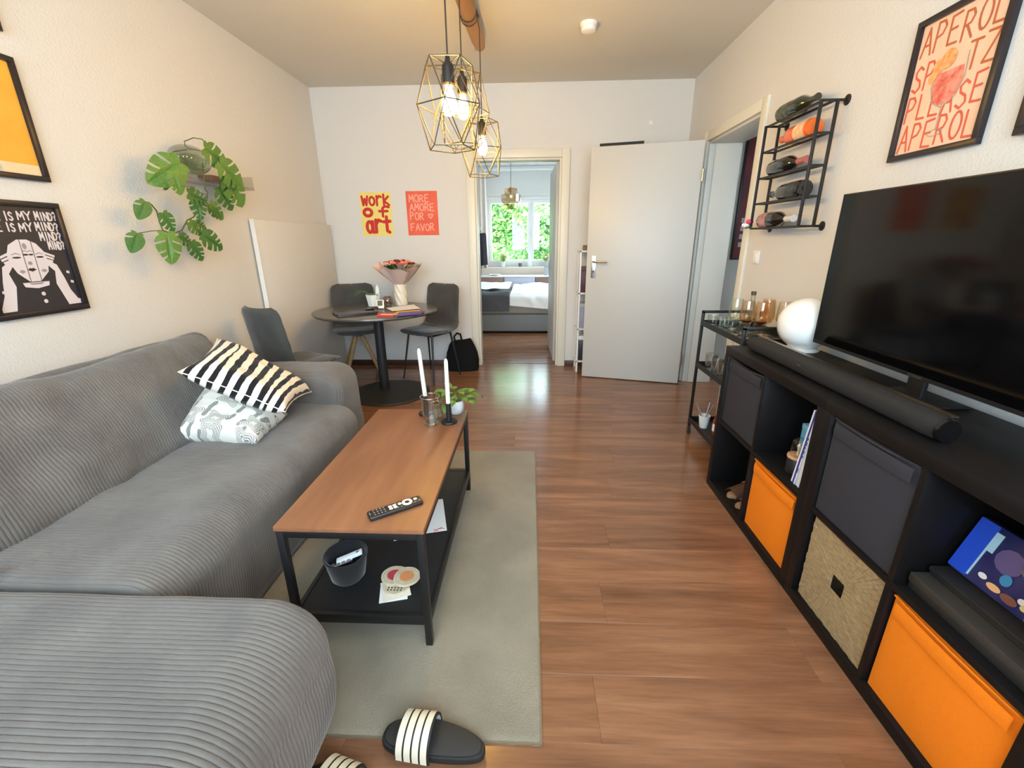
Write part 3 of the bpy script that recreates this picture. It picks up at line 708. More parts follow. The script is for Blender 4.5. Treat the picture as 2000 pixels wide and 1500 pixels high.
# greeting cards on the lower shelf
def rect(a, b, side, w):
    """rectangle with edge a-b and width w towards the point side"""
    e = (b-a).normalized(); n = Vector((-e.y, e.x, 0)); n = n if (side-a).dot(n) > 0 else -n
    return [a, b, b+n*w, a+n*w]
pA = rect(on(873, 1037, 2, SZ), on(865, 976, 2, SZ), on(832, 1045, 2, SZ), .105)
t = thing('greeting_card', 'white greeting card with red brush strokes sticking out on the lower shelf', 'card', (pA[3].x, pA[3].y, SF+.0018))
c = sum(pA, Vector())/4; loc = WM[t.name].translation
cm = MB().prism([(q.x-loc.x, q.y-loc.y) for q in pA[::-1]], 0, .002); part(cm, 'card', PAPER, t)
for (x0, y0, x1, y1, w_) in ((.05, .015, .08, .045, .004), (.06, .03, .09, .035, .003), (.045, .03, .065, .02, .003)):
    part(MB().tube([(x0, y0, .0022), ((x0+x1)/2, (y0+y1)/2+.004, .0022), (x1, y1, .0022)], w_*.4, 5), 'brush_stroke', mat('red_ink', (196, 70, 64), .8), t)
pA = rect(on(769, 1057, 2, SZ), on(815, 1046, 2, SZ), on(790, 1000, 2, SZ), .11)
loc = pA[0]
single(MB().prism([(q.x-loc.x, q.y-loc.y) for q in pA[::-1]], 0, .0015), 'envelope', PAPER, 'plain white envelope on the lower shelf behind the felt basket', 'envelope', (loc.x, loc.y, SF))

# ------------------------------------------------------------------ slides (slippers)
RUB = mat('black_rubber', (30, 31, 30), .55); STR = mat('cream_stripe', (224, 214, 188), .7)
def slide(loc, ang, label):
    t = thing('slide_sandal', label, 'slipper', loc, ang, group='pair of slides on the floor')
    out = []
    for i in range(40):
        a = 2*PI*i/40; x = .137*math.cos(a); w_ = .047+.007*math.cos(a)
        out.append((x, w_*math.copysign(abs(math.sin(a))**.75, math.sin(a))+.004*math.cos(a*2)))
    part(MB().prism(out, 0, .022), 'sole', RUB, t, bevel=.004)
    part(MB().prism([(x*.93, y*.9) for x, y in out], .022, .029), 'footbed', mat('dark_footbed', (44, 43, 40), .7), t, bevel=.003)
    def strapx(x, y0, h): return [(x, -y0+.004*0, .008)]
    def strapband(x0, x1, lift, inner=False):
        def f(u, v):
            a = PI*v; x = x0+(x1-x0)*u+.018*math.sin(a)*0
            yy = -.054*math.cos(a); zz = .010+(.062+.012*(1-(x+.005)/.09))*max(0, math.sin(a))**.75
            return (x, yy*(1+lift), zz+lift*.055)
        return f
    mb = MB().grid(strapband(-.005, .085, 0), 12, 24); mb.grid(strapband(-.005, .085, -.07), 12, 24)
    N_ = 13*25
    for j in range(24):
        mb.f.append((j, j+1, N_+j+1, N_+j)); e = 12*25; mb.f.append((e+j, e+j+1, N_+e+j+1, N_+e+j))
    part(mb, 'strap', RUB, t, smooth=True)
    for k in range(4):
        x0 = .0005+k*.0215; part(MB().grid(strapband(x0, x0+.0168, .028), 3, 24), 'stripe', STR, t, smooth=True, label='cream stripe')
    part(MB().grid(strapband(-.004, .08, -.085), 6, 20), 'lining', mat('grey_lining', (190, 196, 200), .8), t, smooth=True)
    return t
s1 = on(850, 1462, 2, 0)
slide((-.245, .775, 0.012), PI-.12, 'black slide sandal with cream stripes resting on the rug edge')
slide((-.415, .655, 0.0005), PI-.30, 'black slide sandal with cream stripes beside the chaise, off the rug')

# ------------------------------------------------------------------ lettering (flat brush strokes)
def ell(cx, cy, rx, ry, n=18, a0=90, a1=450): return [(cx+rx*math.cos(math.radians(a0+(a1-a0)*i/n)), cy+ry*math.sin(math.radians(a0+(a1-a0)*i/n))) for i in range(n+1)]
G = {
 'A': [[(0,0),(.5,1),(1,0)],[(.2,.38),(.82,.38)]], 'P': [[(0,0),(.02,1),(.6,.98),(.85,.78),(.6,.54),(.02,.46)]],
 'E': [[(.85,1),(0,.97),(0,.03),(.9,0)],[(0,.52),(.7,.53)]], 'R': [[(0,0),(.02,1),(.6,.98),(.82,.78),(.6,.54),(.02,.48)],[(.3,.5),(.95,0)]],
 'O': [ell(.5,.5,.48,.5)], 'L': [[(0,1),(.02,.03),(.85,0)]], 'S': [[(.9,.85),(.5,1),(.1,.82),(.2,.6),(.75,.42),(.88,.18),(.45,0),(.02,.14)]],
 'I': [[(.5,0),(.5,1)]], 'T': [[(0,1),(1,.97)],[(.5,.98),(.48,0)]], 'Z': [[(0,1),(1,.97),(.02,.03),(1,0)]],
 'M': [[(0,0),(.08,1),(.5,.35),(.92,1),(1,0)]], 'W': [[(0,1),(.25,0),(.5,.65),(.75,0),(1,1)]], 'K': [[(0,0),(0,1)],[(.9,1),(.05,.45),(.95,0)]],
 'F': [[(.9,1),(0,.97),(0,0)],[(0,.52),(.7,.53)]], 'V': [[(0,1),(.5,0),(1,1)]], 'H': [[(0,0),(0,1)],[(1,0),(1,1)],[(0,.5),(1,.5)]],
 'Y': [[(0,1),(.5,.5),(1,1)],[(.5,.5),(.5,0)]], 'N': [[(0,0),(0,1),(1,0),(1,1)]], 'D': [[(0,0),(0,1),(.6,.92),(1,.5),(.6,.06),(0,0)]],
 'a': [ell(.42,.42,.4,.42),[(.88,.85),(.88,.1),(1,0)]], 'r': [[(.1,0),(.1,.95)],[(.1,.6),(.5,.95),(.9,.85)]], 't': [[(.45,1.15),(.45,.1),(.8,0)],[(0,.78),(.95,.82)]],
 'o': [ell(.5,.42,.45,.42)], 'f': [[(1,.95),(.6,1.05),(.35,.8),(.35,-.1)],[(0,.5),(.85,.5)]], 'w': [[(0,.95),(.2,0),(.5,.7),(.75,0),(1,.95)]], 'k': [[(.05,0),(.05,1.1)],[(.85,.9),(.1,.4),(.95,0)]],
 '?': [[(0,.8),(.4,1),(.85,.8),(.7,.55),(.42,.42),(.42,.25)],[(.42,.02),(.42,.06)]], '<3': [[(.5,0),(0,.6),(.2,.95),(.5,.7),(.8,.95),(1,.6),(.5,0)]],
}
def ribbon(mb, pts, w, z):
    pts = [Vector((p[0], p[1])) for p in pts]; k_ = [z]
    def nz_(): k_[0] += .00003; return k_[0]
    for a, b in zip(pts[:-1], pts[1:]):
        d = b-a
        if d.length < 1e-6: continue
        n = Vector((-d.y, d.x)).normalized()*w/2; zz = nz_(); mb.poly([(q.x, q.y, zz) for q in (a-n, b-n, b+n, a+n)])
    for p in pts:
        zz = nz_(); mb.poly([(p.x+w/2*math.cos(PI*k/4), p.y+w/2*math.sin(PI*k/4), zz) for k in range(8)])
    return k_[0]
def word(mb, chars, x, y, w, h, sw, z, gap=.25, jig=0, rnd=random.Random(5)):
    """letters fill width w from (x,y) lower left; sw stroke width"""
    n = len(chars); cw = w/(n+(n-1)*gap)
    for i, ch in enumerate(chars):
        dx = x+i*cw*(1+gap); jy = rnd.uniform(-jig, jig)*h; sc = 1+rnd.uniform(-jig, jig)
        zl = z
        for st in G.get(ch, []): zl = ribbon(mb, [(dx+p[0]*cw, y+jy+p[1]*h*sc) for p in st], sw, zl)
def flat(name, mb, m, parent, **k): return part(mb, name, m, parent, fixn=False, **k)
def poster_frame(name, label, wall, c, w, h, fw_=.02, dep=.022, bgm=None, glass=True):
    """c centre on the wall; local x right, y up, z out of the wall"""
    t = thing(name, label, 'picture', c, wall)
    f = MB().box(-w/2, -h/2, .001, w/2, -h/2+fw_, dep); f.box(-w/2, h/2-fw_, .001, w/2, h/2, dep); f.box(-w/2, -h/2+fw_, .001, -w/2+fw_, h/2-fw_, dep); f.box(w/2-fw_, -h/2+fw_, .001, w/2, h/2-fw_, dep)
    part(f, 'frame', DARKF, t, bevel=.0015)
    part(MB().box(-w/2+fw_-.002, -h/2+fw_-.002, .002, w/2-fw_+.002, h/2-fw_+.002, .010), 'print', bgm, t)
    return t

# ------------------------------------------------------------------ cube shelves
KX, KY = .963, 2.131
def cube_shelf(y1, label):
    """2x2 unit; local origin at the front far lower corner, x to the wall, -y to the camera"""
    t = thing('cube_shelf', label, 'shelf unit', (KX, y1, 0), group=None)
    Wd, Dp = .765, .39
    part(MB().box(0, -Wd, Wd-.038, Dp, 0, Wd), 'top_board', BLACKW, t, bevel=.0012)
    part(MB().box(0, -Wd, 0, Dp, 0, .038), 'bottom_board', BLACKW, t, bevel=.0012)
    part(MB().box(0, -.038, .038, Dp, 0, Wd-.038), 'side_board', BLACKW, t, bevel=.0012)
    part(MB().box(0, -Wd, .038, Dp, -Wd+.038, Wd-.038), 'side_board', BLACKW, t, bevel=.0012)
    part(MB().box(.002, -Wd+.038, .373, Dp-.006, -.038, .391), 'middle_shelf', BLACKW, t, bevel=.0008)
    part(MB().box(Dp-.006, -Wd+.038, .038, Dp-.001, -.038, Wd-.038), 'added_back_panel', BLACKW, t)  # black back added so the open cubes look deep black inside
    for z0, z1 in ((.038, .373), (.391, .727)): part(MB().box(.002, -.391, z0, Dp-.006, -.373, z1), 'divider', BLACKW, t, bevel=.0008)
    return t
cube_shelf(KY, 'black-brown four-cube shelf unit beside the bar cart, globe lamp on top')
cube_shelf(KY-.7655, 'black-brown four-cube shelf unit holding the woven basket box')
def cell(col, row):
    u, c = divmod(col, 2); y = KY-u*.7655-.038-c*.353; z = .038+row*.353
    return y, y-.335, z, z+.335
def fabric(name, rgb): return mat(name, rgb, .85, spec=.2, bump=(420, .25))
def fabric_box(col, row, m, label, inset, sag=0, w=.322, h=.318, kind='storage_box'):
    y0, y1, z0, z1 = cell(col, row); yc = (y0+y1)/2
    t = thing(kind, label, 'storage box', (KX+inset, yc, z0+.0005), Matrix(((0, 0, 1), (1, 0, 0), (0, 1, 0))).inverted().transposed() if False else None)
    dp = .35
    # front panel with soft bulge, then the other walls
    def fr(u, v):
        bul = .006*math.sin(PI*u)*math.sin(PI*min(1, v*1.05)); top = -sag*math.sin(PI*u)*max(0, v-.8)*5
        return (-bul+.0, w/2-w*u, h*v+top)
    mb = MB().grid(fr, 16, 16); n0 = mb.n(); mb.grid(lambda u, v: (.008, fr(u, v)[1], fr(u, v)[2]), 16, 16)
    for k in range(16): mb.f.append((k*17+16, k*17+33, n0+k*17+33, n0+k*17+16)); mb.f.append((k*17, k*17+17, n0+k*17+17, n0+k*17)); mb.f.append((k, k+1, n0+k+1, n0+k)); mb.f.append((272+k, 273+k, n0+273+k, n0+272+k))
    part(mb, 'front_panel', m, t, smooth=True, angle=.8)
    part(MB().box(.008, -w/2, 0, dp, w/2, .006).box(.008, -w/2, .006, dp, -w/2+.006, h).box(.008, w/2-.006, .006, dp, w/2, h).box(dp-.006, -w/2+.006, .006, dp, w/2-.006, h), 'body', m, t)
    part(MB().grid(lambda u, v: (-.0085-.004*math.sin(PI*u)-.002*math.sin(PI*v), w*.46-w*.92*u, h-.012-.042*v), 14, 4), 'handle_fold', m, t, smooth=True)
    part(MB().tube([(-.004-.0065*math.sin(PI*k/12), w/2-w*k/12, h-.001-sag*math.sin(PI*k/12)*1.0) for k in range(13)], .003, 6), 'hem', m, t, smooth=True)
    return t
DG = fabric('dark_grey_fabric', (54, 53, 58)); ORA = fabric('orange_fabric', (236, 128, 24))
fabric_box(0, 1, DG, 'dark grey fabric storage box in the upper cube nearest the bar cart', .012, sag=.012, h=.325)
fabric_box(2, 1, DG, 'dark grey fabric storage box in the cube above the woven basket box', .012, sag=.004, h=.328)
fabric_box(1, 0, ORA, 'orange fabric storage box in the lower cube beneath the books', .018)
fabric_box(3, 0, ORA, 'orange fabric storage box in the lower cube beneath the game boxes', .018)
# woven basket box: panels of plaited fibre around a square hole
y0, y1, z0, z1 = cell(2, 0); yc = (y0+y1)/2
WV = mat('dried_fibre', (172, 148, 108), .85, var=((146, 122, 86), 40, (1, 1, 4)), bump=(120, .4, (1, 1, 5)))
t = thing('woven_basket_box', 'beige woven fibre box with square handle hole in a lower cube', 'storage box', (KX+.02, yc, z0+.0005))
w_, h_, hs = .31, .318, .029
quads = []
rndw = random.Random(11)
cy_, cz_ = 0, h_*.52
def bar(p, q, wd):
    p = Vector(p); q = Vector(q); d = (q-p); n = Vector((-d.y, d.x)).normalized()*wd/2
    return [(p-n), (q-n), (q+n), (p+n)]
corner = [(-w_/2, 0), (w_/2, 0), (w_/2, h_), (-w_/2, h_)]; hole = [(-hs, cz_-hs), (hs, cz_-hs), (hs, cz_+hs), (-hs, cz_+hs)]
for k in range(4):
    a, b = Vector(corner[k]), Vector(corner[(k+1) % 4]); c, d = Vector(hole[(k+1) % 4]), Vector(hole[k])
    pm = MB(); NS = 15
    # strands run from the outer edge to the hole in a mitred fan
    for s in range(NS):
        u0, u1 = s/NS, (s+.96)/NS
        p0, p1 = a.lerp(b, u0), a.lerp(b, u1); q0, q1 = d.lerp(c, u0), d.lerp(c, u1); pr = rndw.uniform(.0, .0014)
        for seg in range(4):
            f0, f1 = seg/4, (seg+1)/4; e = [p0.lerp(q0, f0), p1.lerp(q1, f0), p1.lerp(q1, f1), p0.lerp(q0, f1)]; z_ = pr+.0012*((s+seg) % 2)
            m0 = (e[0]+e[3])/2; m1 = (e[1]+e[2])/2
            bb_ = len(pm.v)
            pm.v += [(-z_-.001, -v.x, v.y) for v in e]+[(.004, -v.x, v.y) for v in e]
            pm.f += [tuple(bb_+i for i in qd) for qd in ((0,1,2,3),(0,1,5,4),(1,2,6,5),(2,3,7,6),(3,0,4,7))]
    part(pm, 'woven_panel', WV, t)
fr_ = MB(); dp = .345
fr_.box(.004, -w_/2, 0, dp, -w_/2+.006, h_).box(.004, w_/2-.006, 0, dp, w_/2, h_).box(.004, -w_/2, 0, dp, w_/2, .006).box(dp-.006, -w_/2, 0, dp, w_/2, h_)
part(fr_, 'body', WV, t)

# things in the open cubes
y0, y1, z0, z1 = cell(1, 1)
zb = z0+.0006
def book(loc, w, d, h, m, label, lean=0, rotz=0, stripe=None, name='book'):
    R = Matrix.Rotation(rotz, 3, 'Z') @ Matrix.Rotation(lean, 3, 'X')
    t = thing(name, label, 'book', loc, R)
    part(MB().box(0, 0, 0, d, w, .0) if False else MB().box(.003, .0018, .003, d-.003, w-.0018, h-.003), 'pages', PAPER, t)
    part(MB().box(0, 0, 0, d, .0018, h).box(0, w-.0018, 0, d, w, h).box(-.0012, 0, 0, .0012, w, h), 'cover', m, t)
    if stripe: part(MB().box(-.0022, w*.3, 0.0, -.0012, w*.62, h), 'spine_stripe', stripe, t)
    return t
BLU = mat('cobalt_print', (48, 44, 150), .5); BKW = mat('white_cover', (224, 226, 224), .5)
b1 = book((KX+.022, y1+.058, zb), .024, .20, .305, BKW, 'tall white book with blue spine stripe leaning in the open cube', lean=.135, stripe=BLU)
tm = MB()
for k, (zz, hh) in enumerate(((.115, .012), (.132, .016), (.153, .010), (.168, .016), (.19, .012), (.05, .02))): tm.box(-.0021, .002+.0006*(k % 3), zz, -.0012, .0065, zz+hh)
part(tm, 'spine_print', mat('teal_ink', (60, 110, 120), .6), b1, kind='stuff')
book((KX+.024, y1+.036, zb), .018, .19, .298, mat('pale_cover', (214, 216, 220), .5), 'slim pale book leaning behind the tall white book', lean=.112)
t = thing('glass_cloche', 'small glass dome with cork base standing on a black canister', 'cloche', (KX+.075, y1+.155, zb+.0605))
CORK = mat('pale_cork', (206, 164, 128), .8, var=((186, 140, 104), 60))
part(MB().lathe([(1e-4, 0), (.034, 0), (.036, .005), (.034, .012), (1e-4, .012)], n=28), 'base', CORK, t, smooth=True)
part(MB().lathe([(.028, .012), (.028, .055), (.024, .072), (.014, .082), (1e-4, .085)], n=28), 'dome', GL, t, smooth=True)
part(MB().lathe([(1e-4, .0125), (.006, .0125), (.004, .03), (.009, .05), (1e-4, .06)], n=12), 'dried_stem', mat('dried_stem', (190, 180, 150), .9), t, smooth=True)
single(MB().lathe([(1e-4, 0), (.032, 0), (.033, .004), (.033, .057), (.031, .060), (1e-4, .060)], n=28), 'canister', mat('black_canister', (28, 27, 29), .5), 'black cylindrical canister under the small glass dome in the cube', 'canister', (KX+.075, y1+.155, zb), smooth=True)
t = thing('blue_card_box', 'light blue upright card box behind the glass dome', 'box', (KX+.175, y1+.25, zb))
part(MB().box(-.02, -.035, 0, .02, .035, .150), 'body', mat('sky_blue_card', (112, 180, 214), .6), t, bevel=.002); part(MB().box(-.021, -.036, .13, .021, .036, .152), 'lid', mat('sky_blue_card2', (128, 192, 222), .6), t, bevel=.002)
t = thing('small_air_plant', 'small spiky green plant in dark pot at the back of the open cube', 'potted plant', (KX+.27, y1+.28, zb))
part(MB().lathe([(1e-4, 0), (.03, 0), (.036, .14), (.032, .14), (1e-4, .12)], n=20), 'pot', mat('dark_pot', (34, 34, 36), .6), t, smooth=True)
sm = leafmesh('spike_leaf', LD, .10, .007, bend=.5)
for k in range(14):
    a = k*2.39; el = .5+.06*k
    o = bpy.data.objects.new('leaf', sm); COL.objects.link(o); o.parent = t; dv = Vector((math.cos(a)*math.cos(el), math.sin(a)*math.cos(el), math.sin(el)))
    o.matrix_basis = orient(Vector((0, 0, .135)), dv, Vector((0, 0, 1)), .62)
# lower far cube: brown leather sandals
y0, y1, z0, z1 = cell(0, 0)
LEA = mat('brown_leather', (86, 58, 44), .5)
def sandal(loc, ang, label):
    t = thing('leather_slipper', label, 'slipper', loc, ang, group='brown slippers in the lower cube')
    out = [(.12*math.cos(2*PI*i/28), (.042+.006*math.cos(2*PI*i/28))*math.sin(2*PI*i/28)) for i in range(28)]
    part(MB().prism(out, 0, .018), 'sole', mat('tan_sole', (150, 116, 84), .7), t, bevel=.003)
    part(MB().grid(lambda u, v: (-.10+.085*u, -.044*math.cos(PI*v), .012+(.028+.030*u)*math.sin(PI*v)), 10, 16), 'upper', LEA, t, smooth=True)
    part(MB().tube([(-.015, -.044*math.cos(PI*k/12), .012+.058*math.sin(PI*k/12)) for k in range(13)], .004, 6), 'cuff', mat('tan_cuff', (130, 96, 70), .8), t, smooth=True)
sandal((KX+.135, y0-.14, z0+.0006), .25, 'brown leather slipper in the lower cube, nearer the orange box')
sandal((KX+.14, y0-.25, z0+.0006), .05, 'brown leather slipper in the lower cube, further from the orange box')
# upper near cube: dark boxes with a blue game box
y0, y1, z0, z1 = cell(3, 1); zb = z0+.0006
CHAR = mat('charcoal_box', (38, 36, 34), .5)
def flatbox(loc, sx, sy, sz, m, label, rz=0, lid=None, name='game_box'):
    t = thing(name, label, 'box', loc, rz)
    part(MB().box(0, -sy, 0, sx, 0, sz*.45), 'tray', m, t, bevel=.002); part(MB().box(-.002, -sy-.002, sz*.45, sx+.002, .002, sz), 'lid', lid or m, t, bevel=.002); return t
flatbox((KX+.03, y0-.012, zb), .29, .30, .045, CHAR, 'flat charcoal game box at the bottom of the pile in the cube', lid=mat('charcoal_lid', (56, 52, 46), .5))
flatbox((KX+.07, y0-.014, zb+.0455), .25, .295, .022, CHAR, 'charcoal game box in the middle of the pile in the cube')
zz = zb+.0775
t = thing('blue_game_box', 'dark blue picture box with colourful shapes on top of the charcoal boxes', 'box', (KX+.105, y0-.016, zz), Matrix.Rotation(.30, 3, 'Y'))
NAVY = mat('navy_print', (24, 30, 78), .35, var=((60, 54, 96), 9)); BRB = mat('bright_blue', (34, 74, 190), .4)
part(MB().box(0, -.26, 0, .03, 0, .15), 'body', NAVY, t, bevel=.002)
part(MB().box(-.0012, -.045, .004, 0, 0, .148), 'blue_edge_print', BRB, t); part(MB().box(-.002, -.062, .085, -.0004, -.045, .135), 'pale_print', mat('pale_blue_print', (168, 200, 214), .4), t)
part(MB().box(-.0018, -.049, .01, -.0004, -.045, .085), 'pale_line_print', MATS['pale_blue_print'], t)
cols = [((222, 214, 206), .075, .030, .010, .007), ((222, 170, 116), .105, .022, .016, .008), ((58, 130, 168), .115, .052, .012, .014), ((120, 74, 60), .14, .02, .018, .010), ((214, 206, 196), .16, .034, .008, .007), ((206, 186, 120), .17, .024, .008, .006), ((226, 176, 150), .20, .008, .020, .008), ((84, 66, 60), .19, .04, .014, .012), ((96, 80, 120), .10, .09, .03, .03), ((110, 106, 112), .16, .10, .04, .025)]
for k, (c, yy, zv, rx, rz) in enumerate(cols):
    part(MB().poly([(-.0022+.0001*(k < 8)*-k, -yy-rx*math.cos(2*PI*i/12), zv+rz*math.sin(2*PI*i/12)) for i in range(12)]), 'printed_shape', mat('print_%d' % k, c, .4), t, fixn=False)

# ------------------------------------------------------------------ on top of the shelves
TZ = .7655
BLKF = mat('black_speaker_cloth', (24, 24, 25), .75, bump=(600, .4))
t = thing('soundbar', 'long black rounded soundbar along the front edge of the shelf top', 'speaker', (1.05, 1.55, TZ))
def sb(u, v):
    a = 2*PI*u; y = -.5+1.0*v; r = .034*(1 if .004 < v < .996 else .9)
    return (.034*math.copysign(abs(math.cos(a))**.8, math.cos(a))*(r/.034), y, .033+.032*math.copysign(abs(math.sin(a))**.8, math.sin(a))*(r/.034))
part(MB().grid(sb, 28, 24), 'grille', BLKF, t, smooth=True)
for s in (-1, 1):
    e = MB().poly([(.031*math.cos(2*PI*i/24), s*.5, .033+.029*math.sin(2*PI*i/24)) for i in range(24)]); 
    part(MB().cyl((0, s*.499, .033), (0, s*.508, .033), .033, .030, 24), 'end_cap', mat('glossy_black', (10, 10, 11), .15), t, smooth=True)
part(MB().box(.012, -.49, .0635, .030, .49, .0665), 'top_strip', mat('brushed_dark', (120, 116, 112), .35, 1), t)
part(MB().box(-.0345, -.012+.08, .038, -.0335, .012+.08, .041), 'logo_mark', STEEL, t)
# globe lamp
t = thing('globe_lamp', 'white opal glass globe lamp on the shelf top beside the television', 'lamp', (1.27, 2.045, TZ))
part(MB().lathe([(1e-4, 0), (.07, 0), (.072, .006), (.06, .012), (1e-4, .012)], n=32), 'base', WHITE, t, smooth=True)
g = part(MB().ball((0, 0, .122), .118, n=32, m=22), 'globe', mat('opal_glass', (238, 236, 230), .12, coat=.5), t, smooth=True, angle=3)
part(MB().tube([(-.06, .02, .008), (-.085, .02, .004), (-.10, -.03, .003), (-.08, -.08, .003)], .0025, 6), 'cable', WHITE, t, smooth=True)
# tablet, set-top box
t = thing('tablet', 'black tablet lying flat behind the soundbar by the globe lamp', 'tablet', (1.135, 1.83, TZ), .25)
part(MB().box(-.07, -.10, 0, .07, .10, .009), 'body', mat('tablet_black', (18, 18, 19), .35), t, bevel=.003); part(MB().box(-.062, -.09, .009, .062, .09, .0096), 'screen', mat('tablet_glass', (24, 25, 24), .12), t)
t = thing('wooden_tray', 'small flat brown leather coaster tray behind the soundbar', 'tray', (1.145, 1.66, TZ), .3)
part(MB().box(-.05, -.05, 0, .05, .05, .006), 'base', mat('brown_tray', (96, 72, 58), .5), t, bevel=.002)
part(MB().box(-.05, -.05, .006, -.046, .05, .012).box(.046, -.05, .006, .05, .05, .012).box(-.046, -.05, .006, .046, -.046, .012).box(-.046, .046, .006, .046, .05, .012), 'lip', MATS['brown_tray'], t)
# television
TVX = 1.225
t = thing('television', 'large black flat-screen television standing on the shelf top', 'television', (TVX+.04, 1.38, TZ))
GB = mat('gloss_black_panel', (6, 6, 7), .09, spec=.35)
yf, yn, zb_, zt_ = 1.905, .855, .835, 1.424
part(MB().box(TVX+.006, yn, zb_, TVX+.03, yf, zt_).box(TVX+.03, yn+.15, zb_+.02, TVX+.075, yf-.15, zb_+.38), 'housing', BLACKM, t, world=True, bevel=.003)
part(MB().box(TVX, yn, zb_, TVX+.006, yf, zb_+.012).box(TVX, yn, zt_-.004, TVX+.006, yf, zt_).box(TVX, yn, zb_, TVX+.006, yn+.004, zt_).box(TVX, yf-.004, zb_, TVX+.006, yf, zt_), 'bezel', BLACKM, t, world=True)
part(MB().box(TVX+.0012, yn+.004, zb_+.012, TVX+.006, yf-.004, zt_-.004), 'screen', GB, t, world=True)
part(MB().box(TVX-.001, 1.355, zb_+.001, TVX, 1.405, zb_+.009), 'logo_mark', STEEL, t, world=True)
part(MB().box(TVX+.010, 1.35, TZ+.005, TVX+.026, 1.41, zb_+.01).box(TVX-.02, 1.28, TZ+.0003, TVX+.11, 1.48, TZ+.006), 'stand', BLACKM, t, world=True, bevel=.001)

# ------------------------------------------------------------------ right wall: spritz poster
PEACH = mat('peach_print', (232, 190, 156), .55, var=((240, 200, 170), 6)); CORAL = mat('coral_ink', (216, 96, 72), .6); CORAL2 = mat('brown_coral_ink', (190, 100, 62), .6)
pw, ph = .36, .455
t = poster_frame('spritz_poster', 'framed peach poster with coral lettering and drawn cocktail glass above the television', RIGHTW, (XR, 1.777, 1.767), pw, ph, bgm=PEACH)
zt = .0106
for txt, yy, xx, ww in (('APEROL', .108, -.148, .30), ('SP', -.002, -.150, .085), ('TZ', .012, .055, .095), ('PLEASE', -.100, -.150, .295), ('APEROL', -.196, -.150, .30)):
    mb = MB(); word(mb, txt, xx, yy, ww, .082, .0080, zt, gap=.35, jig=.05); flat('lettering', mb, CORAL if yy < 0 else CORAL2, t)
# glass drawing
mb = MB(); mb.poly([(x*1.25, y*1.25+.005, zt+.0006) for x, y in ((-.040, .02), (.040, .02), (.046, -.01), (.036, -.045), (.012, -.062), (-.012, -.062), (-.036, -.045), (-.046, -.01))]); flat('drawn_drink', mb, mat('red_wash', (210, 84, 66), .6, var=((232, 150, 128), 40)), t)
mb = MB(); ribbon(mb, [(-.056, .065), (-.062, -.008), (-.045, -.058), (0, -.082), (.045, -.058), (.062, -.008), (.056, .065)], .003, zt+.0009); ribbon(mb, [(0, -.068), (0, -.15)], .003, zt+.0009); ribbon(mb, ell(0, -.158, .03, .010), .0025, zt+.0009); flat('drawn_glass', mb, mat('grey_ink', (170, 160, 150), .7), t)
for q_, (x, y, r) in enumerate(((-.052, .052, .024), (-.018, .066, .030), (-.066, .022, .017))):
    mb = MB(); mb.poly([(x+r*math.cos(2*PI*k/16), y+r*math.sin(2*PI*k/16), zt+.0014+q_*.0002) for k in range(16)]); flat('drawn_orange_slice', mb, mat('orange_wash', (222, 142, 74), .6, var=((232, 176, 116), 60)), t)
t = poster_frame('corner_poster', 'dark framed picture at the edge, next to the spritz poster', RIGHTW, (XR, 1.307, 1.767), pw, ph, bgm=mat('cream_print', (228, 214, 196), .6))
mb = MB(); mb.poly([(-.08, -.12, .0106), (.08, -.12, .0106), (.08, .12, .0106), (-.08, .12, .0106)]); flat('print_block', mb, CORAL, t)

# ------------------------------------------------------------------ wine rack with bottles
fxr, wxr, ry0, ry1 = 1.30, 1.372, 2.31, 2.795
levels = [1.318, 1.452, 1.586, 1.720, 1.850]
t = thing('wine_rack', 'black metal wall wine rack with five tiers beside the hall doorway', 'wine rack', (XR, (ry0+ry1)/2, 1.318))
for x in (fxr, wxr):
    for y in (ry0, ry1): part(MB().box(x-.006, y-.006, levels[0], x+.006, y+.006, levels[-1]+.004), 'upright', BLACKM, t, world=True, bevel=.001)
for z in levels:
    for x in (fxr+.010, wxr-.010): part(MB().box(x-.004, ry0, z-.005, x+.004, ry1, z+.005), 'rail', BLACKM, t, world=True)
    for y in (ry0, ry1): part(MB().box(fxr, y-.004, z-.005, wxr, y+.004, z+.005), 'crossbar', BLACKM, t, world=True)
for z in (levels[0], levels[-1]):
    for y in (ry0, ry1):
        s = part(MB().cyl((wxr, y, z), (XR-.004, y, z), .006, n=10), 'wall_arm', BLACKM, t, world=True, smooth=True)
        part(MB().lathe([(1e-4, 0), (.022, 0), (.022, .004), (.012, .010), (1e-4, .010)], n=20).xf(T(XR-.0005, y, z) @ Matrix.Rotation(-PI/2, 4, 'Y')), 'wall_flange', BLACKM, s, world=True, smooth=True)
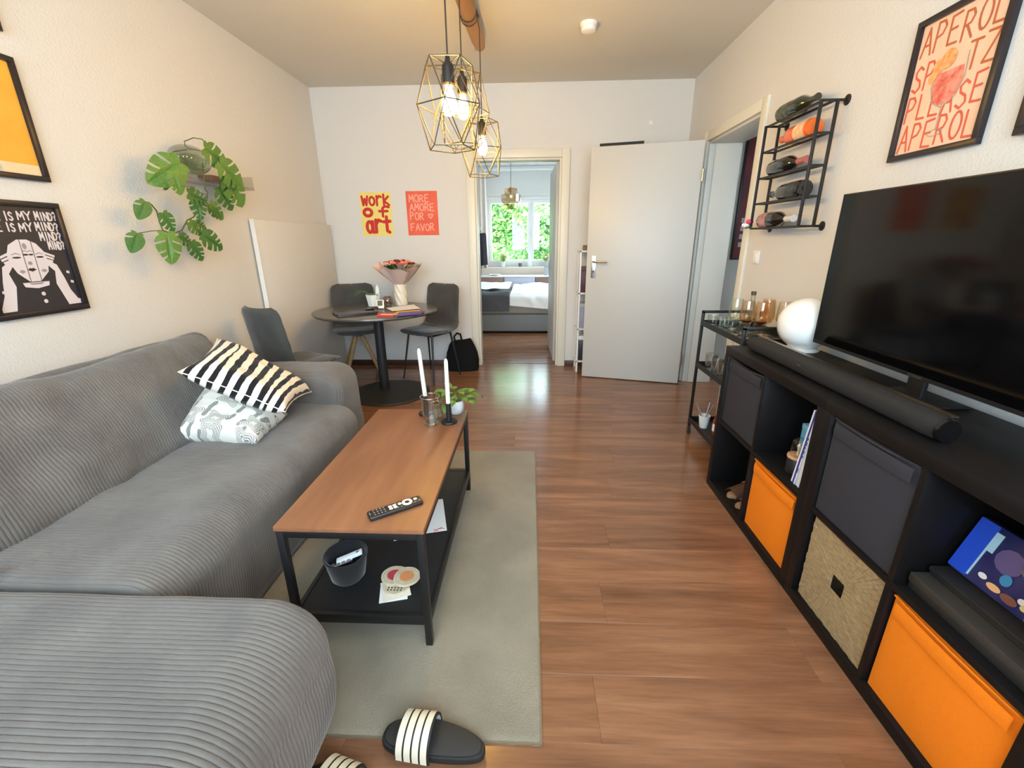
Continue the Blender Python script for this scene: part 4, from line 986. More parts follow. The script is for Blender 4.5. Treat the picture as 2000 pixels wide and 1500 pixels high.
def bottle(y, z, L, r, neckdir, glassm, label, foil=None, lab=None, shoulder=.58, name='wine_bottle', neck=.0145):
    """bottle lying along y between the two rails; neckdir -1 = neck towards the camera"""
    hw = (wxr-fxr)/2-.010; rest = max(0.001, math.sqrt(max(1e-6, r*r-(hw-.004)**2))) if r > hw-.004 else 0
    c = Vector(((fxr+wxr)/2, y-neckdir*L/2, z+.0055+rest))
    R = Matrix.Rotation(-PI/2*neckdir, 4, 'X')
    t = thing(name, label, 'bottle', c, R.to_3x3())
    s = shoulder*L
    pr = [(1e-4, .004), (r*.7, 0), (r*.95, .003), (r, .012), (r, s), (r*.92, s+.022), (r*.6, s+.05), (neck*1.1, s+.075), (neck, s+.09), (neck, L-.012), (neck*1.15, L-.010), (neck*1.15, L-.001), (1e-4, L)]
    part(MB().lathe(pr, n=28), 'body', glassm, t, smooth=True)
    if foil: part(MB().lathe([(neck*1.04 if q < L-.012 else neck*1.2, q) for q in (s+.084, L-.013, L-.010)]+[(neck*1.22, L+.0005), (1e-4, L+.001)], n=24), 'foil', foil, t, smooth=True)
    if lab: part(MB().lathe([(r+.0006, .025), (r+.0008, .03), (r+.0008, s*.62), (r+.0006, s*.62+.004)], n=28), 'label_paper', lab, t, smooth=True)
    return t
DGR = mat('dark_green_glass', (30, 38, 22), .06, coat=.8); BLK = mat('black_glass', (14, 15, 15), .05, coat=.8); PINKF = mat('pink_foil', (196, 110, 104), .35, .3)
bottle(2.56, levels[4], .31, .041, -1, DGR, 'dark green wine bottle lying on the top tier of the wall rack', lab=mat('olive_label', (52, 60, 40), .4, var=((104, 108, 88), 60)))
bottle(2.53, levels[3], .29, .042, 1, mat('orange_liquor', (226, 92, 20), .1, coat=.4, var=((236, 116, 40), 10)), 'bottle of orange liqueur lying on the second tier', lab=mat('orange_label', (236, 170, 110), .6, var=((240, 214, 180), 30)), shoulder=.62)
bottle(2.56, levels[2], .31, .042, -1, BLK, 'black bottle with pink foil neck lying on the middle tier', foil=PINKF, lab=None, shoulder=.5)
bottle(2.53, levels[1], .31, .042, 1, BLK, 'black wine bottle on the fourth tier with its neck towards the doorway', lab=mat('dark_label', (34, 38, 37), .4, var=((70, 78, 76), 30)))
bottle(2.58, levels[0], .31, .042, -1, BLK, 'sparkling wine bottle with white foil and pink label on the lowest tier', foil=mat('white_foil', (220, 216, 210), .35, .2), lab=mat('rose_label', (150, 96, 96), .5, var=((196, 150, 146), 40)), shoulder=.5)
t = thing('artificial_flowers', 'pink and white artificial flowers tucked at the end of the lowest rack tier', 'flowers', (fxr-.004, ry1+.002, levels[0]+.006))
for c, m_ in (((0, .012, .032), mat('pink_flower', (226, 60, 110), .7)), ((-.012, .035, .012), mat('white_flower', (232, 230, 226), .7))):
    f = MB()
    for k in range(6): f.ball((c[0]+.011*math.cos(k*1.05), c[1]+.011*math.sin(k*1.05), c[2]+.004*(k % 2)), .011, n=8, m=6)
    f.ball(c, .013, n=8, m=6); part(f, 'blossom', m_, t, smooth=True)
gm = leafmesh('flower_leaf', LD, .035, .010)
for k in range(4):
    o = bpy.data.objects.new('leaf', gm); COL.objects.link(o); o.parent = t; o.matrix_basis = orient(Vector((0, .015, .004)), Vector((math.cos(k*1.7)*.7-.2, math.sin(k*1.7), -.1)), Vector((-.6, -.3, .8)))
part(MB().tube([(0, -.03, .004), (0, 0, .005), (-.002, .012, .022)], .0016, 5), 'stem', LD, t)

# ------------------------------------------------------------------ bar cart
ax0, ax1, ay0, ay1 = 1.075, 1.375, 2.215, 2.785
t = thing('bar_cart', 'black metal bar cart on wheels between the shelf and the hall doorway', 'cart', ((ax0+ax1)/2, (ay0+ay1)/2, 0))
for x in (ax0, ax1-.016):
    for y in (ay0, ay1-.016): part(MB().box(x, y, .055, x+.016, y+.016, .835), 'post', BLACKM, t, world=True, bevel=.001)
for y in (ay0, ay1-.016): part(MB().box(ax0, y, .822, ax1, y+.016, .838), 'handle_bar', BLACKM, t, world=True, bevel=.001)
for z, nm in ((.745, 'top_tray'), (.475, 'middle_tray'), (.09, 'bottom_tray')):
    m = MB().box(ax0+.002, ay0+.002, z, ax1-.002, ay1-.002, z+.004); hh = .032
    m.box(ax0+.001, ay0+.016, z, ax0+.006, ay1-.016, z+hh).box(ax1-.006, ay0+.016, z, ax1-.001, ay1-.016, z+hh).box(ax0+.016, ay0+.001, z, ax1-.016, ay0+.006, z+hh).box(ax0+.016, ay1-.006, z, ax1-.016, ay1-.001, z+hh)
    part(m, nm, BLACKM, t, world=True)
for x in (ax0+.008, ax1-.008):
    for y in (ay0+.008, ay1-.008):
        c = part(MB().box(x-.011, y-.006, .018, x-.008, y+.006, .055).box(x+.008, y-.006, .018, x+.011, y+.006, .055).box(x-.011, y-.006, .05, x+.011, y+.006, .057), 'castor_fork', STEEL, t, world=True)
        part(MB().cyl((x-.007, y, .0245), (x+.007, y, .0245), .024, n=18), 'wheel', mat('castor_rubber', (40, 38, 36), .6), c, world=True, smooth=True)
TT = .7495
AMB = glassmat('amber_glass', (253, 243, 230), 1.6); AMB2 = glassmat('pale_amber_glass', (254, 250, 243), 1.6)
def wineglass(x, y, m, label, h=.20, r=.036, wine=False):
    t = thing('wine_glass', label, 'glass', (x, y, TT+.0005), group='wine glasses on the cart')
    part(MB().lathe([(1e-4, 0), (.030, 0), (.031, .002), (.006, .006), (.0035, .015)], n=24), 'foot', m, t, smooth=True)
    part(MB().lathe([(.0035, .006), (.0035, h*.36), (.008, h*.38)], n=12), 'stem', m, t, smooth=True)
    part(MB().lathe([(.004, h*.365), (r*.65, h*.42), (r*.98, h*.52), (r, h*.62), (r*.86, h*.9), (r*.80, h), (r*.79, h), (r*.85, h*.9), (r*.975, h*.62), (r*.94, h*.53), (r*.55, h*.435), (1e-4, h*.42)], n=28), 'bowl', m, t, smooth=True)
    if wine: part(MB().lathe([(1e-4, h*.425), (r*.5, h*.435), (r*.84, h*.50), (1e-4, h*.50)], n=24), 'amber_base', mat('dark_wine', (92, 30, 34), .15), t, smooth=True)
wineglass(1.135, 2.46, GL, 'clear wine glass on the cart corner next to small tumblers')
wineglass(1.155, 2.37, AMB, 'amber wine glass with dark red base on the cart, beside the clear wine glass', wine=True)
wineglass(1.205, 2.32, AMB, 'amber wine glass with dark red base on the cart, in the middle of the row', wine=True)
wineglass(1.268, 2.385, AMB, 'plain amber wine glass on the cart behind the two with dark red bases')
wineglass(1.325, 2.33, AMB2, 'pale amber wine glass on the cart close to the globe lamp')
wineglass(1.30, 2.45, AMB2, 'pale amber wine glass on the cart close to the wall')
for k, (x, y) in enumerate(((1.115, 2.70), (1.125, 2.62), (1.19, 2.66), (1.18, 2.58), (1.115, 2.535), (1.19, 2.455))):
    tumbler((x, y, TT+.0005), .024, .030, .07, 'small clear tumbler on the top tray of the bar cart', group='small tumblers on the cart top')
t = thing('clear_bottle', 'slim clear bottle with brown cap among the wine glasses', 'bottle', (1.245, 2.52, TT+.0005))
part(MB().lathe([(1e-4, 0), (.032, 0), (.033, .13), (.022, .16), (.012, .185), (.012, .215)], n=24), 'body', glassmat('clear_bottle_glass', (226, 232, 226), 1.4), t, smooth=True); part(MB().lathe([(1e-4, .212), (.0135, .212), (.0135, .232), (1e-4, .232)], n=16), 'cap', mat('brown_cap', (84, 58, 40), .5), t, smooth=True)
for k, (x, y) in enumerate(((1.125, 2.655), (1.125, 2.565), (1.215, 2.61), (1.125, 2.475), (1.215, 2.515), (1.135, 2.38))):
    tumbler((x, y, .4795), .032, .040, .108, 'cut crystal whisky tumbler on the middle tray', group='crystal tumblers on the middle tray', flute=10, name='crystal_tumbler', m=CRY)
# bottom tray: cup with straws, red bottle
t = thing('straw_cup', 'white ceramic cup holding metal straws on the bottom tray', 'cup', (1.13, 2.66, .0945))
part(MB().lathe([(1e-4, 0), (.024, 0), (.036, .085), (.033, .085), (.022, .006), (1e-4, .005)], n=28), 'cup', WP, t, smooth=True)
for k, (dx, dy, m_) in enumerate(((-.05, .03, STEEL), (-.055, .01, STEEL), (-.06, .035, mat('copper_straw', (196, 150, 110), .3, 1)), (.035, -.02, STEEL), (.03, .02, STEEL))): part(MB().tube([(0, 0, .008), (dx*.4, dy*.4, .085), (dx, dy, .165)], .003, 8), 'straw', m_, t, smooth=True)
t = thing('red_bottle', 'small red syrup bottle on the bottom tray beside the straw cup', 'bottle', (1.17, 2.55, .0945))
part(MB().lathe([(1e-4, 0), (.027, 0), (.028, .09), (.014, .13), (.012, .16), (.012, .19)], n=24), 'body', mat('red_syrup', (150, 46, 34), .12, coat=.3), t, smooth=True); part(MB().lathe([(1e-4, .187), (.0135, .187), (.0135, .205), (1e-4, .205)], n=16), 'cap', mat('salmon_cap', (224, 140, 120), .5), t, smooth=True); part(MB().lathe([(.0286, .025), (.0288, .028), (.0288, .07), (.0286, .073)], n=24), 'label_paper', PAPER, t, smooth=True)

# ------------------------------------------------------------------ dining table
TC = Vector((-1.305, 3.655, 0)); TH = .715
t = thing('round_dining_table', 'round dark dining table with pedestal foot in the corner', 'table', TC)
TOPM = mat('dark_table_top', (86, 83, 78), .22, var=((80, 76, 72), 8))
part(MB().lathe([(1e-4, TH-.022), (.50, TH-.022), (.512, TH-.010), (.510, TH-.001), (.505, TH), (1e-4, TH)], n=96), 'top', TOPM, t, smooth=True)
part(MB().cyl((0, 0, .014), (0, 0, TH-.022), .041, n=32), 'pedestal', mat('black_pedestal', (34, 36, 40), .45), t, smooth=True)
part(MB().lathe([(1e-4, 0), (.335, 0), (.337, .006), (.33, .014), (1e-4, .016)], c=(.085, -.095, .0005), n=64), 'foot_plate', mat('black_foot_plate', (38, 38, 36), .5), t, smooth=True)
part(MB().lathe([(1e-4, TH-.03), (.12, TH-.03), (.12, TH-.022), (1e-4, TH-.022)], n=32), 'mounting_plate', BLACKM, t, smooth=True)
# chairs: upholstered shell
CHF = mat('charcoal_velour', (80, 79, 75), .85, spec=.2, sheen=.35, bump=(300, .15), var=((70, 70, 67), 9))
def chair(loc, facing, label, legs):
    """local: faces -y; seat front at -y, back at +y"""
    a = math.atan2(facing[1], facing[0])+PI/2
    t = thing('dining_chair', label, 'chair', (loc[0], loc[1], 0), a)
    # one continuous shell: seat sweeping up into the back
    path = [(-.215, .445), (-.19, .462), (-.10, .462), (0, .455), (.09, .455), (.15, .470), (.185, .51), (.203, .57), (.218, .66), (.235, .77), (.246, .84), (.252, .872)]
    def hw(s): return .205+.025*math.sin(PI*min(1, s/.62))*(s < .62)-.02*max(0, s-.62)-.06*(1-math.sqrt(max(0, 1-(max(0, s-.92)/.08)**2)))-.06*(1-math.sqrt(max(0, 1-(max(0, .07-s)/.07)**2)))
    th = .036
    L = [0]
    for p, q in zip(path[:-1], path[1:]): L.append(L[-1]+math.dist(p, q))
    def at(s):
        d = s*L[-1]
        for i in range(len(path)-1):
            if d <= L[i+1]+1e-9:
                f = (d-L[i])/(L[i+1]-L[i]); p, q = path[i], path[i+1]; return Vector((p[0]+(q[0]-p[0])*f, p[1]+(q[1]-p[1])*f)), Vector((q[0]-p[0], q[1]-p[1])).normalized()
    def surf(sgn):
        def f(u, v):
            p, d = at(u); n = Vector((-d.y, d.x)); w_ = hw(u); x = (2*v-1)*w_
            edge = math.sqrt(max(0, 1-abs(2*v-1)**6))*min(1, math.sqrt(max(0, min(u, 1-u)/.03)))
            cup = .035*abs(2*v-1)**2.2*(.4+.6*min(1, max(0, u-.35)*3))
            q = p+n*(cup+sgn*th*.5*edge+(.004*sgn*noise.noise(Vector((u*8, v*6, 1)))))
            return (x, q.x, q.y)
        return f
    mb = MB().grid(surf(1), 44, 16); mb.grid(surf(-1), 44, 16)
    o = part(mb, 'shell', CHF, t, smooth=True, angle=2)
    bm = bmesh.new(); bm.from_mesh(o.data); bmesh.ops.remove_doubles(bm, verts=bm.verts, dist=2e-4); bmesh.ops.recalc_face_normals(bm, faces=bm.faces); bm.to_mesh(o.data); bm.free()
    if legs == 'metal':
        for x, y in ((-.17, -.17), (.17, -.17), (-.17, .13), (.17, .13)): part(MB().cyl((x*.85, y*.85, .445), (x*1.15, y*1.12+(.03 if y > 0 else -.02), 0), .0105, .007, 10), 'leg', BLACKM, t, smooth=True)
        part(MB().box(-.15, -.15, .43, .15, .12, .442), 'under_frame', BLACKM, t)
    else:
        OAK = mat('pale_oak', (170, 138, 98), .55, var=((150, 118, 80), 12, (6, 6, 1)))
        part(MB().lathe([(1e-4, .405), (.055, .405), (.06, .43), (.06, .442), (1e-4, .442)], n=24), 'hub', BLACKM, t, smooth=True)
        for k in range(4):
            c_, s_ = math.cos(PI/4+k*PI/2), math.sin(PI/4+k*PI/2)
            part(MB().tube([(c_*.03, s_*.03, .425), (c_*.24, s_*.24, 0.006)], [.021, .014], 10), 'leg', OAK, t, smooth=True, label='splayed oak leg')
    return t
chair((-.95, 4.06), (-.5, -.87), 'charcoal upholstered dining chair with thin black legs beside the tote bag', 'metal')
chair((-1.66, 4.08), (.42, -.90), 'charcoal dining chair with splayed oak legs in the corner behind the table', 'oak')
chair((-1.63, 2.90), (.45, .89), 'charcoal dining chair turned from the sofa arm, by the white board panel', 'oak')
# on the table
TS = TH+.0005
p = on(783, 596, 2, TH)
vz = Vector((p.x, p.y+.03, TS))
t = thing('twisted_vase', 'cream ceramic vase with twisted ribs on the round table', 'vase', vz)
def vf(u, v):
    a = 2*PI*u; z = .20*v; r = .054+.006*math.sin(PI*v)-.004*v; r *= 1+.05*math.cos(7*(a+v*2.0)); return (r*math.cos(a), r*math.sin(a), z)
mb = MB().grid(vf, 84, 24); mb.poly([vf(k/84, 0) for k in range(84)]); mb.grid(lambda u, v: (vf(u, 1-v*.5)[0]*.9, vf(u, 1-v*.5)[1]*.9, vf(u, 1-v*.5)[2]), 84, 6)
part(mb, 'body', mat('cream_ceramic', (222, 214, 196), .35), t, smooth=True)
t = thing('flower_bouquet', 'pink and red flower bouquet in crinkled paper wrap standing in the vase', 'bouquet', vz+Vector((0, 0, .19)))
def wrap(u, v):
    a = 2*PI*u; r = .045+.16*v**.85; r *= 1+.05*v*math.cos(5*a+1)+.03*v*noise.noise(Vector((math.cos(a)*3, math.sin(a)*3, v*4)))*2
    z = .175*v**.9-.012+.018*v*math.cos(4*a+.6)+.010*v*math.sin(9*a)-.035*v*max(0, -math.sin(a)); return (r*math.cos(a), r*math.sin(a), z)
WRAP = mat('crinkled_paper', (214, 186, 176), .6, bump=(26, 1.0))
mb = MB().grid(wrap, 90, 14); b0 = mb.n(); mb.grid(lambda u, v: tuple(Vector(wrap(u, v))*.985+Vector((0, 0, .002))), 90, 14)
part(mb, 'paper_wrap', WRAP, t, smooth=True, fixn=False)
fcols = [mat('salmon_petal', (232, 128, 108), .6), mat('wine_petal', (112, 30, 48), .6), mat('peach_petal', (238, 176, 150), .6), mat('hot_pink_petal', (222, 82, 118), .6)]
rnd = random.Random(21)
for k in range(22):
    a = k*2.4; r = .125*math.sqrt((k+.5)/22); ci = rnd.choice([0, 0, 1, 1, 2, 3])
    c = Vector((r*math.cos(a), r*math.sin(a), .165+.03*(1-r/.13)+rnd.uniform(-.008, .012))); f = MB()
    for j in range(9):
        q = j*2*PI/9+k; rr = .017 if j % 2 else .010
        f.ball((c.x+rr*math.cos(q), c.y+rr*math.sin(q), c.z+(.002 if j % 2 else .007)), .010, .010, .007, n=7, m=5)
    f.ball(tuple(c+Vector((0, 0, .004))), .012, .012, .009, n=7, m=5)
    part(f, 'blossom', fcols[ci], t, smooth=True)
    part(MB().tube([(c.x*.2, c.y*.2, -.10), (c.x*.3, c.y*.3, .03), (c.x, c.y, c.z-.004)], .0018, 5), 'stem', LD, t)
bl = leafmesh('bouquet_leaf', LD, .075, .017, bend=.3)
for k in range(26):
    a = k*2.1; r = .04+.09*rnd.random()
    o = bpy.data.objects.new('leaf', bl); COL.objects.link(o); o.parent = t; o.matrix_basis = orient(Vector((r*math.cos(a), r*math.sin(a), .125)), Vector((math.cos(a)*.6, math.sin(a)*.6, .75)), Vector((-math.cos(a)*.5, -math.sin(a)*.5, .6)), rnd.uniform(.7, 1))
# white pot with a plant and a hand-shaped fin
p = on(728, 598, 2, TH)
t = thing('white_planter', 'angular white planter with green trailing plant on the round table', 'potted plant', (p.x, p.y+.03, TS))
part(MB().lathe([(1e-4, 0), (.048, 0), (.066, .10), (.062, .10), (.046, .008), (1e-4, .006)], n=8), 'pot', WP, t)
f = MB().prism([(-.018, 0), (.018, 0), (.017, .06), (.010, .085), (.004, .10), (-.002, .088), (-.012, .07)], -.008, .008).xf(T(.048, -.01, .09) @ Matrix.Rotation(PI/2, 4, 'X'))
part(f, 'hand_fin', WP, t, bevel=.003)
tl = leafmesh('trailing_leaf', LG, .06, .012, bend=.8)
for k in range(16):
    a = k*2.4; o = bpy.data.objects.new('leaf', tl); COL.objects.link(o); o.parent = t
    o.matrix_basis = orient(Vector((.025*math.cos(a), .025*math.sin(a), .095)), Vector((math.cos(a), math.sin(a), .35+.05*k)), Vector((0, 0, 1)), .7+.05*(k % 7))
for k in range(3): part(MB().tube([(-.02, 0, .095), (-.06, -.01*k, .125), (-.11, -.02*k, .135-.01*k), (-.14-.01*k, -.02*k, .13-.02*k)], .0016, 5), 'tendril', LG, t)
# clock, ball, laptop, papers
p = on(742, 604, 2, TH)
t = thing('digital_clock', 'small white digital thermometer clock leaning back on the round table', 'clock', (p.x, p.y+.01, TS), Matrix.Rotation(.2, 3, 'Z') @ Matrix.Rotation(-.45, 3, 'X'))
part(MB().box(-.032, -.006, .002, .032, .008, .080), 'case', WP, t, bevel=.004); part(MB().box(-.021, -.0072, .026, .021, -.0058, .072), 'display', mat('lcd_olive', (96, 98, 82), .3), t)
part(MB().box(-.030, -.022, .0, .030, .010, .008), 'foot', WP, t, bevel=.002)
p = on(754, 598, 2, TH)
t = thing('smoked_glass_ball', 'smoky round glass candle holder beside the vase', 'candle holder', (p.x+.01, p.y+.03, TS))
part(MB().lathe([(1e-4, 0), (.026, .001), (.042, .018), (.049, .042), (.044, .066), (.032, .082), (.029, .082), (.041, .064), (.045, .042), (.038, .02), (1e-4, .006)], n=32), 'bowl', glassmat('smoked_glass', (224, 212, 204), 2.2, .08), t, smooth=True); part(MB().lathe([(1e-4, .008), (.019, .008), (.019, .022), (1e-4, .022)], n=20), 'tealight', WP, t, smooth=True)
p = on(690, 613, 2, TH)
t = thing('laptop', 'closed dark laptop lying on the round table', 'laptop', (p.x+.02, p.y-.005, TS), .62)
NB = mat('laptop_dark', (40, 42, 50), .35)
part(MB().box(-.155, -.11, 0, .155, .11, .012), 'base', NB, t, bevel=.003); part(MB().box(-.155, -.11, .0125, .155, .11, .020), 'lid', mat('laptop_lid', (54, 54, 58), .3), t, bevel=.003)
p = on(722, 610, 2, TH)
t = thing('glasses_case', 'shiny black spectacle case lying on the laptop corner', 'case', (p.x+.015, p.y+.02, TS+.0205), .5)
part(MB().box(-.05, -.02, 0, .05, .02, .022), 'shell', mat('gloss_black', (14, 14, 16), .12), t, bevel=.008, seg=3); part(MB().box(-.0505, -.0205, .010, .0505, .0205, .0112), 'seam', STEEL, t)
def sheet(px, m, label, z, th, cat='paper', name='paper_sheet'):
    P4 = [on(q[0], q[1], 2, TH) for q in px]; l0 = P4[0]
    t = thing(name, label, cat, (l0.x, l0.y, TS+z))
    part(MB().prism([(q.x-l0.x, q.y-l0.y) for q in P4], 0, th), 'sheet', m, t)
    return t
sheet([(764, 616), (808, 614), (822, 606), (776, 609)], mat('amber_envelope', (222, 160, 62), .7), 'orange envelope under the white sheet on the round table', 0, .004, 'envelope', 'orange_envelope')
sheet([(766, 609), (821, 604), (808, 596), (754, 603)], PAPER, 'white paper sheet lying on the orange envelope', .0045, .0015)
t = sheet([(775, 620), (822, 616), (830, 610), (780, 613)], mat('purple_cover', (84, 64, 150), .4), 'purple glossy booklet at the edge of the round table', .0065, .006, 'booklet', 'purple_booklet')
t = sheet([(736, 619), (768, 619), (769, 615), (739, 614)], mat('red_wrapper', (208, 52, 44), .5), 'red and white wrapped bar on the round table near the orange envelope', .0, .012, 'wrapper', 'red_bar')
part(MB().prism([(.02, .02), (.13, .02), (.13, .05), (.02, .06)], .012, .0128), 'white_print', PAPER, t)
# tote bag on the floor
t = thing('tote_bag', 'black cloth tote bag slumped on the floor against the door casing', 'bag', (-.69, 4.30, 0), .1)
def bag(u, v):
    a = 2*PI*u; wx = .155+.02*math.sin(PI*v)-.055*v**2; wy = .085*(1-.75*v)+.01*math.sin(PI*v)
    return (wx*math.copysign(abs(math.cos(a))**.5, math.cos(a))+.03*v*(-.6)+.006*noise.noise(Vector((u*6, v*5, 0))), wy*math.copysign(abs(math.sin(a))**.6, math.sin(a))+.04*v, .002+.30*v*(1+.06*math.cos(a)))
BAG = mat('black_canvas', (20, 20, 21), .9, spec=.15, bump=(200, .2))
mb = MB().grid(bag, 48, 16); mb.poly([bag(k/48, 0) for k in range(48)][::-1]); part(mb, 'body', BAG, t, smooth=True, fixn=False)
for dy in (-.012, .02): part(MB().tube([(-.075, .04+dy, .29), (-.085, .04+dy, .335), (-.055, .045+dy, .37), (-.02, .045+dy, .36), (-.005, .04+dy, .29)], .008, 8), 'strap', BAG, t, smooth=True)

# ------------------------------------------------------------------ posters on the back wall
def paper_poster(name, label, px, m):
    c = sum((on(q[0], q[1], 1, D) for q in px), Vector())/4
    t = thing(name, label, 'poster', (c.x, D-.0005, c.z), BACKW)
    part(MB().box(-.151, -.199, 0, .151, .199, .0012), 'sheet', m, t)
    return t
RED = mat('red_paint_ink', (196, 42, 40), .7)
t = paper_poster('yellow_art_poster', 'unframed yellow poster with thick red hand-painted words', [(702, 377), (762, 375), (709, 461), (769, 460)], mat('yellow_poster', (232, 214, 120), .7))
for txt, x, y, w_, h_, sw in (('work', -.13, .085, .265, .085, .021), ('o', -.125, -.015, .085, .075, .030), ('f', .03, -.01, .095, .08, .024), ('art', -.105, -.165, .235, .12, .031)):
    mb = MB(); word(mb, txt, x, y, w_, h_, sw, .0016, gap=.28, jig=.03); flat('lettering', mb, RED, t)
t = paper_poster('coral_poster', 'unframed coral-red poster with pale pink lettering beside the yellow one', [(793, 374), (852, 372), (799, 460), (857, 459)], mat('coral_poster', (232, 104, 76), .7, var=((224, 92, 64), 5)))
PK = mat('pale_pink_ink', (240, 164, 146), .7)
for txt, x, y, w_ in (('MORE', -.12, .105, .19), ('AMORE', -.12, .025, .235), ('POR', -.12, -.055, .13), (['<3'], .055, -.045, .045), ('FAVOR', -.12, -.155, .225)):
    mb = MB(); word(mb, txt, x, y, w_, .062 if txt != ['<3'] else .04, .010, .0016, gap=.3, jig=.04); flat('lettering', mb, PK, t)

# ------------------------------------------------------------------ framed pictures on the left wall
fw2, fh2 = .352, .437
# figure poster
INK = mat('ink_black', (44, 42, 46), .5); BON = mat('bone_print', (214, 204, 206), .6); MID = mat('mid_print', (150, 142, 146), .6)
t = poster_frame('figure_poster', 'black-framed monochrome poster of a split face with repeated lettering', LEFTW, (XL, 1.714, 1.206), fw2, fh2, bgm=INK)
z = .0106
for txt, x, y, w_ in (('WHERE', -.15, .145, .10), ('IS', -.035, .146, .03), ('MY', .012, .148, .048), ('MIND?', .076, .150, .083), ('WHERE', -.155, .105, .10), ('IS', -.040, .104, .03), ('MY', .006, .106, .046), ('MIND?', .066, .110, .088), ('WHERE', -.156, .066, .075), ('MIND?', .070, .072, .084), ('MIND?', .092, .036, .064)):
    mb = MB(); word(mb, txt, x, y, w_, .030, .0055, z, gap=.25, jig=.05); flat('lettering', mb, BON, t)
def shape(pts, m, dz=0, nm='printed_figure'): flat(nm, MB().poly([(x, y, z+.0004+dz) for x, y in pts]), m, t)
shape([(-.07, .02), (-.055, .055), (-.02, .075), (.015, .075), (.045, .06), (.065, .03), (.07, -.01), (.06, -.05), (.02, -.085), (-.02, -.085), (-.055, -.05), (-.07, -.01)], BON)
for x0 in (-.018, .022): shape([(x0-.0012+.006, .075), (x0+.0012+.006, .075), (x0+.0012, -.085), (x0-.0012, -.085)], INK, .0004)
for cx, cy, rx in ((-.04, .008, .016), (-.006, .018, .011), (.014, .018, .009), (.045, .008, .015)): shape([(cx+rx*math.cos(2*PI*k/12), cy+.0035*math.sin(2*PI*k/12)) for k in range(12)], INK, .0005); shape([(cx-rx, cy+.012), (cx, cy+.018), (cx+rx, cy+.012), (cx+rx, cy+.009), (cx, cy+.014), (cx-rx, cy+.009)], MID, .0005)
for cx, cy, rx in ((.0, -.040, .017), (-.036, -.046, .012), (.044, -.046, .012)): shape([(cx-rx, cy), (cx-rx*.3, cy+.008), (cx, cy+.005), (cx+rx*.3, cy+.008), (cx+rx, cy), (cx, cy-.007)], MID if rx < .015 else INK, .0006)
shape([(.0+.008*math.cos(2*PI*k/12), .05+.012*math.sin(2*PI*k/12)) for k in range(12)], MID, .0005)
shape([(-.004, -.008), (.006, -.008), (.010, -.018), (.001, -.022), (-.008, -.018)], MID, .0005)
for s in (-1, 1):
    shape([(s*.155, -.19), (s*.10, -.19), (s*.075, -.10), (s*.085, -.05), (s*.060, -.02), (s*.068, -.005), (s*.100, -.025), (s*.115, -.08), (s*.125, -.13)], BON, .0002)
    for k in range(3): shape([(s*(.052+.004*k), -.004+.012*k), (s*(.088+.006*k), -.016+.010*k), (s*(.090+.006*k), -.008+.010*k), (s*(.056+.004*k), .004+.012*k)], BON, .0008)
shape([(-.05, -.088), (.05, -.088), (.045, -.104), (0, -.112), (-.045, -.104)], BON, .0009)
shape([(-.028, -.090), (.028, -.090), (.02, -.097), (-.02, -.097)], MID, .0011)
for yy in (-.135, -.165): shape([(.012+.008*math.cos(2*PI*k/14), yy+.008*math.sin(2*PI*k/14)) for k in range(14)], BON, .0010)
for x, y in ((.128, -.06), (.134, -.10), (.14, -.178), (-.13, -.12)): shape([(x, y), (x+.012, y-.004), (x+.014, y+.006), (x+.002, y+.010)], BON, .0010)
# yellow picture
t = poster_frame('yellow_picture', 'black-framed yellow picture above the monochrome poster', LEFTW, (XL, 1.714, 1.723), fw2, fh2, bgm=mat('ochre_print', (232, 172, 62), .6, var=((226, 162, 54), 8)))
def shape2(pts, m, dz=0): flat('printed_shape', MB().poly([(x, y, z+.0004+dz) for x, y in pts]), m, t)
shape2([(-.154, -.197), (.154, -.197), (.154, -.160), (-.154, -.160)], mat('sand_print', (226, 200, 160), .6))
shape2([(-.154, -.197), (.02, -.197), (.005, -.12), (-.02, -.05), (-.06, -.03), (-.154, -.06)], mat('grey_print', (176, 164, 146), .6, var=((200, 192, 176), 40)), .0003)
shape2([(-.03+.028*math.cos(2*PI*k/14), .05+.035*math.sin(2*PI*k/14)) for k in range(14)], mat('sage_print', (120, 136, 96), .6), .0003)
shape2([(-.03+.012*math.cos(2*PI*k/10), .165+.012*math.sin(2*PI*k/10)) for k in range(10)], mat('rust_print', (150, 100, 50), .6), .0003)
t = poster_frame('upper_picture', 'black-framed picture hanging above the yellow one', LEFTW, (XL, 1.708, 2.24), fw2, fh2, bgm=mat('cream_print2', (224, 212, 190), .6))
flat('printed_shape', MB().poly([(-.1, -.1, z), (.1, -.1, z), (.1, .12, z), (-.1, .12, z)]), MATS['sage_print'], t)

# ------------------------------------------------------------------ hanging plant on the left wall
def atray(px, py, xoff): return on(px, py, 0, XL+xoff)
pc = atray(372, 312, .085)
t = thing('wall_planter', 'glass wall planter with trailing split-leaf plant above the sofa', 'hanging plant', (XL, pc.y, pc.z-.06))
GG = glassmat('green_tinted_glass', (236, 243, 236), 1.6)
part(MB().ball((XL+.085, pc.y, pc.z), .075, .14, .075, n=28, m=16), 'glass_bowl', GG, t, world=True, smooth=True, angle=3)
part(MB().ball((XL+.085, pc.y, pc.z-.018), .066, .128, .052, n=24, m=14), 'water', glassmat('green_water', (234, 241, 230), 1.2), t, world=True, smooth=True, angle=3)
sh0 = atray(392, 352, .06); sh1 = atray(474, 352, .06)
part(MB().box(XL+.001, pc.y-.20, pc.z-.112, XL+.13, sh1.y, pc.z-.100).box(XL+.001, sh1.y-.012, pc.z-.112, XL+.13, sh1.y, pc.z-.03), 'shelf', glassmat('frosted_shelf', (238, 240, 238), 1.9, .25), t, world=True)
